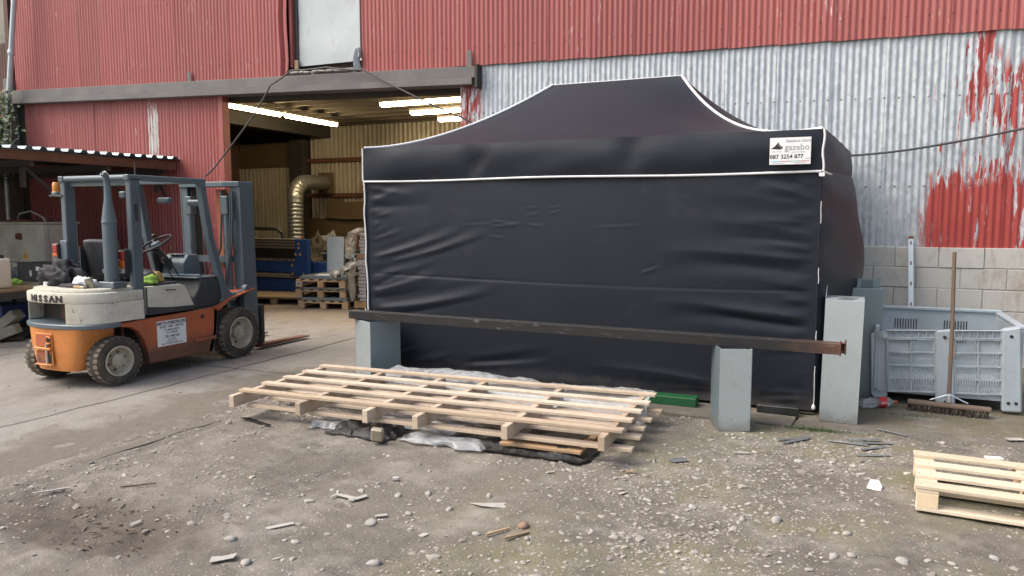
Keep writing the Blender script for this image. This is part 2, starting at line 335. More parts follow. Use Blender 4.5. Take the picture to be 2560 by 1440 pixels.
M_pine_n = wood('fresh_pine_x', (.66, .565, .43), (.57, .47, .34), 0, .35, (.35, .28, .2)); M_pine_nz = wood('fresh_pine_block', (.72, .58, .39), (.64, .49, .31), 2, .1)
M_oldwood = wood('old_pallet_wood', (.42, .28, .16), (.33, .21, .11), 0, .5); M_ply = wood('dusty_plywood', (.33, .24, .14), (.27, .18, .10), 0, .5, (.14, .10, .06)); M_oldwood_z = wood('broom_handle_wood', (.20, .135, .095), (.12, .085, .06), 2, .4)
M_endgrain = plain('end_grain', (.50, .36, .22), .85, 0, .25, 30, (.25, .15, .08), .5, .2, 80)
def fabric():
    m = NT('black_polyester'); n1 = m.noise(1.2, 4, .6); c = m.mix(n1, (.0115, .0145, .0225), (.017, .0215, .032))
    w = m.math('ADD', m.noise(11, 5, .62, m.scale(m.coord(), (1, 1, 1.9))), m.math('MULTIPLY', m.noise(300, 2, .5), .10)); m.bump(w, .13, .012); zz = m.sep(m.coord())[2]; zz = m.sep(m.n('ShaderNodeTexCoord').outputs['Object'])[2]
    c = m.mix(m.math('MULTIPLY', m.step(m.math('MULTIPLY_ADD', m.noise(6, 6, .7), -.4, zz), .0, -.2), .5), c, (.10, .085, .07)); c = m.mix(m.math('MULTIPLY', m.step(m.noise(2.2, 7, .75), .56, .75), .10), c, (.14, .13, .12))
    m.b.inputs['Sheen Weight'].default_value = 0; m.b.inputs['Sheen Roughness'].default_value = .4
    return m.out(c, m.math('MULTIPLY_ADD', n1, .12, .44), 0, .26)
M_fab = fabric(); M_seam = plain('dark_seam', (.008, .008, .01), .7, bump=0); M_pipe = plain('white_piping', (.78, .78, .80), .6, 0, .06, 4, (.4, .4, .4), .25, 0)
M_white = plain('white_vinyl', (.80, .81, .82), .45, 0, .04, 3, bump=0); M_ink = plain('black_ink', (.02, .02, .024), .6, bump=0); M_inkg = plain('grey_ink', (.30, .31, .34), .6, bump=0)
M_cyan = plain('cyan_ink', (.20, .55, .72), .6, bump=0); M_redink = plain('red_ink', (.55, .18, .17), .6, bump=0); M_grnink = plain('green_ink', (.20, .50, .42), .6, bump=0)
# fork lift paints
M_cream = plain('cream_truck_paint', (.60, .58, .50), .42, 0, .10, 3, (.24, .20, .14), .55, .12, 30, chips=(.06, .045, .035), chip_t=.655, chip_sc=10, edge=(.10, .07, .05))
M_orange = plain('dusty_orange_paint', (.44, .115, .048), .48, 0, .22, 4, (.13, .075, .05), .5, .15, 40, chips=(.07, .045, .035), chip_t=.70, chip_sc=14, edge=(.09, .05, .035), low=(.08, .20, (.085, .06, .045)))
M_orange2 = plain('bright_orange_paint', (.64, .245, .065), .24, 0, .14, 5, (.40, .10, .035), .5, .12, 30, chips=(.80, .55, .32), chip_t=.69, chip_sc=16, edge=(.35, .09, .03))
M_slate = plain('slate_blue_paint', (.10, .137, .16), .42, .1, .18, 4, (.15, .15, .14), .4, .12, 50, chips=(.20, .21, .21), chip_t=.71, chip_sc=20, edge=(.26, .27, .27))
M_slate_d = plain('dark_console', (.03, .036, .042), .6, 0, .2, 5, (.10, .10, .09), .5, .15)
M_rubber = plain('dusty_tyre_rubber', (.062, .056, .05), .9, 0, .3, 5, (.20, .16, .12), .75, .4, 50, .2)
M_tread = plain('mud_caked_tread', (.155, .13, .105), .95, 0, .3, 6, (.26, .21, .16), .8, .5, 40, .2)
M_rim = plain('cream_wheel_rim', (.47, .43, .34), .6, 0, .15, 8, (.12, .09, .06), .75, .2, 40, chips=(.10, .06, .04), chip_t=.68, chip_sc=25)
M_black = plain('black_plastic', (.02, .02, .022), .5, 0, .2, 6, (.10, .10, .09), .25, .1); M_seat = plain('black_vinyl', (.035, .038, .043), .5, 0, .2, 5, (.12, .11, .10), .3, .15)
M_chrome = plain('chrome_rod', (.7, .7, .7), .15, 1, .05, 4, bump=0)
M_hose = plain('grey_hose', (.06, .075, .085), .5)
def lens(name, col):
    m = NT(name); m.b.inputs['Coat Weight'].default_value = .6; m.b.inputs['Transmission Weight'].default_value = .25
    m.bump(m.math('ADD', m.noise(3, 1, .5, m.scale(m.coord(), (60, 60, 30))), 0), .3, .003); return m.out(col, .18)
M_amber = lens('amber_lens', (.75, .28, .03)); M_redlens = lens('red_lens', (.42, .045, .03)); M_orglens = lens('orange_lens', (.72, .16, .03)); M_clear = lens('clear_lens', (.5, .45, .42))
# bits and pieces
M_crate = plain('grey_hdpe', (.38, .44, .48), .5, 0, .12, 2.5, (.17, .17, .15), .45, .12, 40, chips=(.5, .54, .57), chip_t=.75, chip_sc=30)
M_green = plain('green_box_paint', (.012, .10, .035), .5); M_bluepaint = plain('blue_machine_paint', (.022, .075, .24), .42, .0, .2, 3, (.05, .05, .06), .4, .1)
M_alu = plain('dusty_aluminium', (.40, .36, .28), .45, .5, .15, 4, (.2, .15, .1), .4); M_sackwhite = plain('grey_wrapped_goods', (.42, .40, .38), .7, 0, .2, 9)
M_creamcab = plain('cream_cabinet_paint', (.50, .49, .42), .5, 0, .12, 3, (.16, .13, .09), .6, .1); M_yellow = plain('warning_yellow', (.70, .42, .04), .5, bump=0)
M_jerry = plain('translucent_can_plastic', (.62, .55, .44), .5, 0, .1, 3, (.3, .22, .14), .35); M_brick = plain('old_block', (.32, .31, .25), .9, 0, .25, 7, (.12, .15, .12), .6, .4)
M_bin = plain('dented_dark_bin', (.055, .058, .06), .5, .3, .3, 3, (.15, .13, .10), .5, .2); M_scrap = plain('brass_lit_offcuts', (.36, .31, .23), .4, .5, .2, 5)
M_board = plain('brown_hardboard', (.13, .09, .05), .75, 0, .25, 3, (.10, .07, .04), .5, .2); M_card = plain('cardboard', (.24, .18, .11), .8, 0, .15, 4)
def back_clad():
    m = NT('interior_cladding'); p = m.pos(); c = m.mix(m.noise(1.5, 4, .6, p), (.50, .45, .36), (.64, .59, .49)); z = m.sep(p)[2]
    c = m.mix(m.math('MULTIPLY', m.step(m.noise(1.8, 5, .7, m.scale(p, (8, 1, .5))), .5, .75), .5), c, (.20, .15, .09)); return m.out(c, .5, .1)
M_inclad = back_clad(); M_ceil = plain('sooty_ceiling', (.12, .10, .075), .85, 0, .3, 1.2, (.06, .05, .04), .5)
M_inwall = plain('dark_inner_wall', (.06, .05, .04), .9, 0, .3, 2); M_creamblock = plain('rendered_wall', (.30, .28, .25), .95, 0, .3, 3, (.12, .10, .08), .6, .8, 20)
M_darkclad = plain('dark_side_cladding', (.05, .035, .03), .85, 0, .4, 2.5)
M_rustclad = plain('rusty_brown_cladding', (.13, .07, .055), .8, 0, .4, 2.5, (.05, .05, .04), .6, .3)
def tube_mat():
    m = NT('lit_fluorescent_diffuser'); m.set(m.b.inputs['Emission Color'], (1, .78, .45)); m.b.inputs['Emission Strength'].default_value = 30; return m.out((.8, .75, .6), .4)
M_tube = tube_mat()
def film(name, col, alpha_lo, alpha_hi, sc=9, bmp=.9):
    m = NT(name); w = m.noise(sc, 7, .65, None, 1.2); w2 = m.noise(sc*4, 4, .6, None, .8); m.bump(m.math('ADD', w, m.math('MULTIPLY', w2, .35)), bmp, .03)
    m.set(m.b.inputs['Alpha'], m.math('MULTIPLY_ADD', w, alpha_hi-alpha_lo, alpha_lo)); return m.out(col, .18, 0, .6)
M_clearfilm = film('clear_stretch_film', (.72, .74, .76), .12, .85); M_warmfilm = film('crumpled_stretch_film', (.78, .74, .66), .15, .75, 14)
M_blackfilm = film('black_stretch_film', (.012, .012, .013), 1, 1)
def bubble():
    m = NT('bubble_wrap'); v = m.voro(75, rnd=.15); m.bump(m.step(v, .45, .1), .8, .006); m.b.inputs['Alpha'].default_value = .7
    return m.out(m.mix(m.noise(6, 4), (.30, .315, .33), (.46, .47, .48)), .22)
M_bubble = bubble()
M_petclear = NT('clear_bottle_plastic'); M_petclear.b.inputs['Transmission Weight'].default_value = .85; M_petclear = M_petclear.out((.9, .93, .93), .08)
M_redlabel = plain('red_bottle_label', (.50, .02, .025), .4, bump=0); M_redcap = plain('red_cap', (.5, .07, .04), .4, bump=0)
M_paper = plain('dirty_paper', (.40, .385, .355), .8, 0, .15, 20, (.2, .17, .13), .6, .3); M_bristle = plain('broom_bristles', (.055, .045, .035), .95, 0, .3, 20, bump=.6)
M_cloth_w = plain('white_rag', (.70, .72, .76), .8, 0, .08, 6); M_cloth_b = plain('black_coat_cloth', (.018, .018, .022), .75, 0, .3, 6, bump=.3); M_glove = plain('green_yellow_glove', (.25, .42, .06), .7, 0, .3, 9); M_glovey = plain('tan_glove', (.50, .34, .12), .8, 0, .2, 9)
M_bluebin = plain('blue_plastic_bin', (.03, .05, .20), .5); M_cable = plain('weathered_cable', (.07, .068, .068), .6); M_cabw = plain('pale_cable', (.40, .39, .36), .6)
def leafm():
    m = NT('ivy_leaf'); at = m.n('ShaderNodeAttribute', attribute_name='tone').outputs['Fac']; c = m.ramp(at, [(0, (.03, .06, .018)), (.6, (.06, .11, .03)), (1, (.13, .17, .06))])
    m.b.inputs['Subsurface Weight'].default_value = 0; return m.out(c, .5)
M_leaf = leafm(); M_stem = plain('ivy_stem', (.09, .065, .045), .9)
# ------------------------------------------------------------------ ground, concrete, stones
def nz(x, y, s, seed=0): return mnoise.noise(Vector((x*s+seed, y*s-seed, seed*.7)))
def dirt_h(x, y):
    h = .014*nz(x, y, .9, 3) + .010*nz(x, y, 3.1, 8) + .006*nz(x, y, 9, 5) + .004*nz(x, y, 22, 9)
    # the muddy pothole in the left foreground and the wheel ruts beside the slab edge
    d = math.hypot((x+3.75)/.75, (y-2.75)/.33); h -= .045*math.exp(-d*d)*(1+.9*nz(x, y, 12, 2)) - .022*math.exp(-((d-1.15)/.3)**2)*(1+1.5*nz(x, y, 14, 1))
    if y < 6.3: h -= .018*math.exp(-((x+4.60)/.06)**2) - .010*math.exp(-((x+4.5)/.05)**2)
    for rx in (-3.1, -1.9): h -= .010*math.exp(-((x-rx-.22*(y-3.5)+.05*nz(0, y, 1.5, 3))/.10)**2)*(1+.5*math.sin(y*38))
    return h - .008
def lines(dense0, dense1, step, far):
    a = list(np.arange(dense0, dense1+1e-6, step)); lo = []; hi = []; s = step; x = dense0
    while x > -far: s *= 1.5; x -= s; lo.append(x)
    s = step; x = dense1
    while x < far: s *= 1.5; x += s; hi.append(x)
    return lo[::-1] + a + hi
gx = lines(-5.2, 3.2, .042, 220); gy = lines(2.0, 6.5, .042, 220)
P = np.zeros((len(gy), len(gx), 3))
for j, y in enumerate(gy):
    for i, x in enumerate(gx):
        inside = -5.3 < x < 3.6 and 1.6 < y < 6.6
        z = dirt_h(x, y) if inside else (-.03 if (y > 6 or x < -5) else -.012)
        P[j, i] = (x, y, z)
tag(MB().grid(P).build('ground', M_dirt, smooth=60), kind='structure')

apron = bpy.data.objects.new('pavement', None); COL.objects.link(apron); tag(apron, kind='structure')
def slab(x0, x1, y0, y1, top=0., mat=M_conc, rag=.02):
    nx = max(2, int((x1-x0)/.14)); ny = max(2, int((y1-y0)/.14)); g = np.zeros((ny+1, nx+1, 3))
    for j in range(ny+1):
        for i in range(nx+1):
            x = x0+(x1-x0)*i/nx; y = y0+(y1-y0)*j/ny
            if i in (0, nx): x += rag*nz(x, y, 3.7, 4)
            if j in (0, ny): y += rag*nz(x, y, 3.7, 6)
            e = min(min(i, nx-i)*(x1-x0)/nx, min(j, ny-j)*(y1-y0)/ny); z = top + .004*nz(x, y, 1.3, 1) - (.006 if e < .01 else 0)
            g[j, i] = (x, y, z)
    mb = MB().grid(g); n = len(mb.v); w = nx+1
    rim = list(range(w)) + [j*w+nx for j in range(1, ny+1)] + [ny*w+i for i in range(nx-1, -1, -1)] + [j*w for j in range(ny-1, 0, -1)]
    for k in rim: v = mb.v[k]; mb.v.append((v[0], v[1], top-.12))
    L = len(rim); mb.f += [(rim[k], rim[(k+1) % L], n+(k+1) % L, n+k) for k in range(L)]
    return mb.build('concrete_slab', mat, apron, smooth=50)
g_ = .012
for (x0, x1) in ((-22, -16), (-16, -12.6), (-12.6, -9.3), (-9.3, -6.12), (-6.12, -4.84)):
    for (y0, y1) in ((-6, -1.5), (-1.5, 2.4), (2.4, 6.3)):
        slab(x0+g_, x1-g_, y0+g_, y1-g_, random.uniform(-.003, .006), rag=.05)
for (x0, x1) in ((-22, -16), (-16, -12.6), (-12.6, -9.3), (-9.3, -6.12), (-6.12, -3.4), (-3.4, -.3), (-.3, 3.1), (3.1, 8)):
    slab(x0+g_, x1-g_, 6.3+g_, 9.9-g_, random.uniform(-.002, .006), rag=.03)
slab(-4.82, -4.70, -6, 6.28, -.004, rag=.05)          # crumbling kerb strip along the slab edge
for (x0, x1) in ((-16, -10), (-10, -7), (-7, -3.9)):
    slab(x0+g_, x1-g_, 9.9, 13, random.uniform(0, .005), rag=.01); slab(x0+g_, x1-g_, 13+g_, 16.1, 0, rag=.01)

# gravel: thousands of pebbles in the surface, one mass
ico = bmesh.new(); bmesh.ops.create_icosphere(ico, subdivisions=1, radius=1); IV = np.array([v.co[:] for v in ico.verts]); IF = np.array([[v.index for v in f.verts] for f in ico.faces]); ico.free()
def pebbles(name, pts, sizes, mat, flat=(.3, .55)):
    n = len(pts); V = np.zeros((n, 12, 3)); T = np.zeros((n, 12))
    for k in range(n):
        s = sizes[k]; a = rng.uniform(0, 6.283); sc_ = np.array([1, rng.uniform(.55, .95), rng.uniform(*flat)])*s
        v = IV*(1+rng.uniform(-.34, .30, (12, 1)))*sc_; c_, s_ = math.cos(a), math.sin(a); v = np.stack([v[:, 0]*c_-v[:, 1]*s_, v[:, 0]*s_+v[:, 1]*c_, v[:, 2]], 1)
        tl = rng.uniform(-.25, .25); v[:, 2] += v[:, 0]*tl
        V[k] = v+np.array(pts[k]); T[k] = rng.beta(2, 2.4)
    F = (IF[None]+12*np.arange(n)[:, None, None]).reshape(-1, 3); me = bpy.data.meshes.new(name)
    me.vertices.add(n*12); me.vertices.foreach_set('co', V.reshape(-1)); me.loops.add(len(F)*3); me.loops.foreach_set('vertex_index', F.reshape(-1).astype(np.int32))
    me.polygons.add(len(F)); me.polygons.foreach_set('loop_start', np.arange(0, len(F)*3, 3, dtype=np.int32)); me.update(calc_edges=True); me.validate()
    at = me.attributes.new('tone', 'FLOAT', 'POINT'); at.data.foreach_set('value', T.reshape(-1)); me.materials.append(mat); me.shade_flat(); return me
pts, szs = [], []
while len(pts) < 19000:
    x = rng.uniform(-5.2, 2.8); y = rng.uniform(2.2, 6.35)
    if x < -4.9 and rng.random() < .9: continue
    dens = .05+1.1*max(0, nz(x, y, .8, 14)+.12)+.8*max(0, nz(x, y, 2.6, 21))**1.2
    if y > 5.9: dens *= .6
    if rng.random() > dens: continue
    s = min(.034, (.0048 if rng.random() < .62 else .0095)*math.exp(rng.normal(0, .48))+.0016); pts.append((x, y, dirt_h(x, y)+s*rng.uniform(-.12, .12))); szs.append(s)
for _ in range(1700):      # fewer on the concrete
    x = rng.uniform(-9, -4.8) if rng.random() < .7 else rng.uniform(-1.6, 2.8); y = rng.uniform(2.6, 7.2) if x < -4 else rng.uniform(6.3, 7.4); s = min(.014, .004*math.exp(rng.normal(0, .5))); pts.append((x, y, .004+s*.2)); szs.append(s)
tag(place('gravel', pebbles('gravel', pts, szs, M_stone)), 'small grey and buff pebbles pressed into the dirt yard', 'gravel', kind='stuff')
# the larger loose stones, each its own thing
me_st = []
for k in range(7):
    bm = bmesh.new(); bmesh.ops.create_icosphere(bm, subdivisions=2, radius=1)
    for v in bm.verts:
        v.co *= 1+.36*mnoise.noise(v.co*1.3+Vector((k*5, 0, 0)))+.16*mnoise.noise(v.co*3+Vector((0, k*3, 0)))
        if k == 5: v.co.z = max(-.5, min(.5, v.co.z))
    me = bpy.data.meshes.new('stone'); bm.to_mesh(me); bm.free(); me.materials.append(M_bigstone); me.shade_smooth(); me_st.append(me)
big = [(-1.25, 3.12, .042, 0), (-2.05, 2.98, .036, 1), (-2.32, 3.35, .040, 5), (-.28, 4.28, .036, 2), (.02, 3.93, .030, 3), (.10, 3.98, .030, 4), (-.45, 4.2, .022, 2), (.08, 4.26, .026, 1), (.30, 3.72, .030, 4), (.33, 4.0, .034, 0), (.38, 3.42, .028, 6),
       (-3.95, 2.30, .05, 5), (-2.84, 2.85, .030, 1), (-2.62, 2.72, .034, 3), (-3.0, 3.15, .020, 0), (-2.55, 3.0, .024, 2), (-.8, 3.3, .024, 6), (-.35, 3.1, .032, 2), (-.25, 3.32, .022, 1), (-1.05, 3.75, .020, 3), (-2.4, 3.75, .030, 6), (-2.25, 3.86, .026, 0), (-2.02, 3.7, .026, 2), (-2.2, 3.55, .024, 4), (-1.9, 3.98, .022, 1), (-2.62, 3.6, .03, 3), (-1.72, 3.45, .022, 2), (-2.95, 3.55, .018, 1), (-1.45, 3.5, .02, 4), (.62, 3.7, .026, 1), (.55, 4.1, .022, 2), (-.62, 3.7, .022, 5), (.75, 4.25, .024, 3)]
for i, (x, y, s, k) in enumerate(big):
    o = place('stone', me_st[k], None, (x, y, dirt_h(x, y)+s*.14), (random.uniform(-.2, .2), random.uniform(-.2, .2), random.uniform(0, 6)), (s, s*random.uniform(.68, .9), s*random.uniform(.42, .6)))
    tag(o, 'smooth grey stone lying loose on the gravelly dirt in front', 'stone', 'loose stones in the foreground')
o = place('reddish_stone', me_st[3], None, (-1.52, 3.62, dirt_h(-1.52, 3.62)+.012), (.1, .2, 1), (.032, .026, .022)); o.material_slots[0].link = 'OBJECT'; o.material_slots[0].material = plain('reddish_stone', (.26, .17, .12), .9, 0, .3, 20)
tag(o, 'brown lump of stone above two wooden splinters on the dirt', 'stone')

# ------------------------------------------------------------------ the shed
shed = thing('industrial_shed', 'old red corrugated iron shed with open doorway and block base', 'building', (0, 0, 0))
WN = 9.9
def corr_mesh(name, w, z0, z1, mat, pitch=.076, dep=.0125, seg=8, rows=1, box=False):
    nw = max(1, round(w/pitch)); xs = []; ys = []
    if box:
        for k in range(nw):
            for (fx, d) in ((0, 0), (.16, 0), (.24, 1), (.76, 1), (.84, 0)): xs.append((k+fx)*w/nw); ys.append(-dep*d)
        xs.append(w); ys.append(0)
    else:
        for k in range(nw*seg+1): xs.append(w*k/(nw*seg)); ys.append(-dep/2*(1-math.cos(2*math.pi*k/seg)))
    g = np.zeros((rows+1, len(xs), 3))
    for j in range(rows+1):
        g[j, :, 0] = xs; g[j, :, 1] = [y+.005*nz(x*1.0, j*.55, 2.4, 6)+.003*nz(x, j*.9, 7, 2) for x, y in zip(xs, ys)]; g[j, :, 2] = z0+(z1-z0)*j/rows
    return MB().grid(g).mesh(name, mat, smooth=None if box else 60)
SW = .608
def clad(u0, u1, zf, z1, n, mat, name='cladding_sheet'):
    """a row of corrugated sheets; zf(u) is the height of the foot"""
    k = round((u1-u0)/SW); w = (u1-u0)/k; zl = max(zf(u0), zf(u1))
    me = corr_mesh(name, w+.045, 0, z1-min(zf(u0), zf(u1)), mat, rows=9)
    for i in range(k):
        o = place(name, me, shed, (u0+i*w, n+(.004 if i % 2 else 0)+random.uniform(-.002, .002), zf(u0+(i+.5)*w)), (R(random.uniform(-.12, .12)), R(random.uniform(-.15, .15)), 0))
zbeam = lambda u: 3.54-.0313*(u+4.88)
clad(-14.95, -8.30, lambda u: zbeam(u)+.235, 7.0, WN-.03, M_red)
clad(-6.84, 4.6, lambda u: 3.82-.0185*(u+4.85), 7.0, WN-.035, M_red)
clad(-14.78, -9.72, lambda u: .02, 3.86, WN, M_red_low)
clad(-5.06, 4.6, lambda u: 1.235-.025*u, 3.95, WN, M_galv)
# the bent, torn corner of the left upper sheet and flashings
m = MB(); g = np.zeros((14, 8, 3))
for j in range(14):
    for i in range(8):
        z = 3.99+.28*j/1; u = -8.42+.20*i/7+.012*math.sin(j*1.3); zz = 3.90+3.1*j/13+(.10*(i/7)**2 if j == 0 else 0)+(.02*math.sin(i*2.2) if j == 0 else 0)
        g[j, i] = (u, WN-.058-.02*math.sin(i*2.6)-(.03*(i/7)**3), zz)
m.grid(g).build('torn_edge_sheet', M_red, shed, smooth=60)
MB().bb(-8.22, -8.17, WN-.03, WN+.10, 4.05, 7).build('opening_jamb', M_red, shed, bevel=.004)
MB().bb(-6.90, -6.845, WN-.06, WN+.06, 4.1, 7).build('opening_jamb', M_panel, shed, bevel=.004)
m = MB(); g = np.zeros((5, 6, 3))
for j in range(5):
    for i in range(6): g[j, i] = (-6.97+.13*i/5+.05*j/4*(1-i/5), WN-.06-.05*math.sin(i*1.3+j*.7), 3.93+.30*j/4+.02*math.sin(i*3))
m.grid(g).build('torn_flashing', M_panel, shed, smooth=60)
# sheet metal hatch in the upper opening
g = np.zeros((26, 12, 3))
for j in range(26):
    for i in range(12):
        u = -8.10+1.26*i/11; z = 4.07+2.9*j/25; g[j, i] = (u, WN+.055-.012*nz(u, z, 2.2, 7)-.006*nz(u, z, 6, 3), z)
hatch = MB().grid(g).build('hatch_panel', M_panel, shed, smooth=70); hatch['label'] = 'pale bare sheet metal hatch, dented'
MB().bb(-8.17, -8.10, WN+.03, WN+.09, 4.0, 7).build('hatch_frame', M_darksteel, shed)
MB().bb(-8.15, -8.08, WN-.01, WN+.028, 4.02, 4.16).build('timber_stub', M_oldwood, shed, bevel=.004)
MB().bb(-8.3, -6.8, WN-.02, WN+.12, 3.80, 3.965).build('rotten_sill', M_beam, shed, bevel=.012)
for k in range(9): MB().box((-8.15+k*.15+random.uniform(-.04, .04), WN-.04, 3.965-.006*k+random.uniform(-.01, .01)), (random.uniform(.09, .2), .07, random.uniform(.025, .05)), (random.uniform(-.1, .1), random.uniform(-.1, .1), 0)).build('mortar_lump', M_mortar, shed, bevel=.012)
# the two channels of the steel lintel
a = (-15.0, WN-.16, zbeam(-15)); b = (-4.86, WN-.16, zbeam(-4.86)); sl_ = math.atan2(b[2]-a[2], b[0]-a[0])
def beamrow(name, y0, y1, zlo, zhi, mat, u0=-15.0, u1=-4.86, bev=.005):
    p = []
    for (u, zz) in ((u0, zlo), (u1, zlo), (u1, zhi), (u0, zhi)): p.append((u, zbeam(u)+zz))
    return MB().prism(p, y0, y1, 'y').build(name, mat, shed, bevel=bev)
beamrow('lintel_upper_channel', WN-.13, WN-.02, .098, .255, M_beam); beamrow('lintel_lower_flange', WN-.16, WN+.12, 0, .094, M_beam, u1=-4.9)
beamrow('lintel_inner_beam', WN+.14, WN+.30, -.07, .12, M_darksteel, -15, -4.5); beamrow('ceiling_joist', WN+.42, WN+.5, .05, .2, M_beam, -15, -4.5)
for u, h in ((-10.35, .13), (-4.98, .2)):
    MB().box((u, WN-.075, zbeam(u)+.26+h/2), (.085, .012, h+.06)).build('steel_bracket', M_beam, shed, bevel=.004)
MB().bb(-4.86, -4.82, WN-.15, WN+.02, 3.50, 3.82).build('lintel_end_plate', M_darksteel, shed)
# jambs of the doorway
MB().bb(-9.76, -9.66, WN-.04, WN+.12, 0, 3.7).build('door_jamb', M_red_low, shed, bevel=.008)
MB().bb(-5.16, -5.05, WN-.012, WN+.12, 0, 3.55).build('door_jamb', M_galv, shed, bevel=.006)
# concrete block base: every block a piece
blk = []
bw, bh = .45, .238; random.seed(5)
bm_ = [MB().bb(0, bw-.010, 0, .2, 0, bh-.010).mesh('concrete_block', M_block, bevel=.004)]
for r in range(6):
    z = 1.09-bh*(5-r)+.0; z = 1.09-(5-r)*bh+.004 if r < 5 else 1.09+.004
    z = 1.33-(6-r)*bh
    off = -(bw/2) if r % 2 else 0
    k = 0
    while True:
        u = -1.0+off+k*bw
        if u > 4.4: break
        place('concrete_block', bm_[0], shed, (u, WN-.028+random.uniform(-.006, .006), z+random.uniform(-.002, .002))); k += 1
MB().bb(-5.06, 4.9, WN-.020, WN+.16, -.1, 1.28).build('block_wall_mortar', M_mortar, shed)
# the shell behind the cladding: roof, side and inner walls, ceiling
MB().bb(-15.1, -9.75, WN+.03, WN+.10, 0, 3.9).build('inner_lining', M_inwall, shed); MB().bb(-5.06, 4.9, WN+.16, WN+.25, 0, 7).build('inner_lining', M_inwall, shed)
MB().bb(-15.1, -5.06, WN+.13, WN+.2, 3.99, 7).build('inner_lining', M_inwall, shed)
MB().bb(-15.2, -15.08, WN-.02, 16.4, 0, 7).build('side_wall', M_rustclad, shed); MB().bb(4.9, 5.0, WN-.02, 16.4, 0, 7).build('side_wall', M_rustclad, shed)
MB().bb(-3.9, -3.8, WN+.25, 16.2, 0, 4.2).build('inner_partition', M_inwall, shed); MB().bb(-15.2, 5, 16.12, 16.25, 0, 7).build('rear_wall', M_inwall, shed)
MB().bb(-15.4, 5.2, WN-.3, 16.5, 7.0, 7.1).build('roof', M_rustclad, shed)
MB().bb(-15.08, -3.8, WN+.2, 16.12, 4.02, 4.10).build('ceiling_deck', M_ceil, shed)
for k in range(11): MB().bb(-15.05, -3.85, WN+.6+k*.53, WN+.68+k*.53, 3.93, 4.02).build('ceiling_batten', M_ceil, shed, bevel=.004)
MB().bb(-12.3, -12.1, WN+.3, 16.1, 3.66, 4.0).build('roof_girder', M_darksteel, shed)
# rear inside wall: pale box profile sheets, rails, column, boards
me = corr_mesh('inner_cladding_sheet', .9, 0, 2.65, M_inclad, .129, .075, box=True)
for k in range(9): place('inner_cladding_sheet', me, shed, (-12.75+k*.9, 16.06, 1.45))
me = corr_mesh('inner_cladding_sheet', .9, 0, 2.35, M_inclad, .129, .075, box=True)
for k in range(3): place('inner_cladding_sheet', me, shed, (-15.9+k*.9+.1, 16.0, 1.0))
MB().bb(-15.05, -13.3, 15.9, 15.98, 2.95, 3.6).build('header_board', M_board, shed)
MB().bb(-13.25, -12.8, 15.75, 16.1, 0, 4.0).build('steel_column', M_darksteel, shed, bevel=.01)
for z in (3.05, 2.16): MB().bb(-12.8, -3.9, 15.90, 15.99, z, z+.10).build('cladding_rail', M_rust, shed, bevel=.006)
MB().bb(-12.8, -3.9, 15.88, 15.96, 0, 1.62).build('hardboard_dado', M_board, shed)
random.seed(3)
OFFL = ['brown board offcut just right of the workshop column, behind the duct', 'wide brown board offcut right behind the ribbed duct', 'upright brown board offcut beside the small rail box', 'pale cardboard sheet lying low along the rear wall shelf', 'brown board offcut right of the pale cardboard sheet', 'tall brown board offcut left of the tilted pale sheet', 'narrow pale sheet tilted on the rear wall shelf', 'large pale sheet standing on its corner near the gazebo edge', 'brown board offcut furthest along the rear wall, behind the gazebo corner']
for k, (u, z, w, h, t) in enumerate(((-11.9, 1.62, .5, .5, .1), (-11.3, 1.6, .75, .45, -.05), (-10.55, 1.62, .42, .55, .12), (-10.1, 1.66, .62, .36, -.02), (-9.55, 1.66, .5, .34, .03), (-9.1, 1.6, .4, .6, -.12), (-8.75, 1.75, .3, .6, .25), (-8.3, 1.6, .75, .8, .6), (-7.6, 1.65, .6, .5, .1))):
    p = MB().box((0, 0, h/2), (w, .012, h)).build('board_offcut', M_card if k in (3, 6, 7) else M_board, None, loc=(u, 15.80-.02*(k % 3), z), rot=(R(-7), t*.5, 0))
    tag(p, OFFL[k], 'offcut', 'offcuts along the workshop rear wall')
m = MB(); me = corr_mesh('corrugated_offcut', .34, 0, .5, M_inclad, .085, .03, box=True); o = place('corrugated_offcut', me, None, (-9.35, 15.8, 2.28), (0, .12, 0)); tag(o, 'short corrugated sheet offcut propped on the upper rear rail', 'offcut')
p = MB().box((0, 0, .09), (.5, .12, .16)).build('parcel', M_card, None, bevel=.01, loc=(-10.75, 15.75, 2.26), rot=(0, .1, 0)); tag(p, 'small pale box on the rear wall rail beside the duct', 'box')
# fluorescent fittings (lit)
def fitting(x, y, ang, label):
    t = thing('fluorescent_light', label, 'light', (x, y, 3.74), ang, 'lit fluorescent fittings in the workshop')
    MB().bb(-.88, .88, -.05, .05, .03, .085).build('housing', M_inclad, t, bevel=.008)
    MB().tube([(-.86, 0, 0), (-.83, 0, 0), (.83, 0, 0), (.86, 0, 0)], [.028, .047, .047, .028], 12).build('diffuser', M_tube, t, smooth=50)
    for s in (-1, 1): MB().tube([(s*.7, 0, .08), (s*.7, 0, .28)], .005, 6).build('hanger', M_darksteel, t)
fitting(-10.6, 11.55, R(90), 'lit fluorescent light nearest the red wall, end on'); fitting(-10.6, 13.4, R(90), 'lit fluorescent light further in, in line with the one by the red wall')
fitting(-7.1, 12.06, 0, 'longest showing lit fluorescent light, topmost of the three'); fitting(-7.18, 13.26, 0, 'middle lit fluorescent light of the three'); fitting(-7.18, 14.4, 0, 'lowest and shortest showing lit fluorescent light of the three')

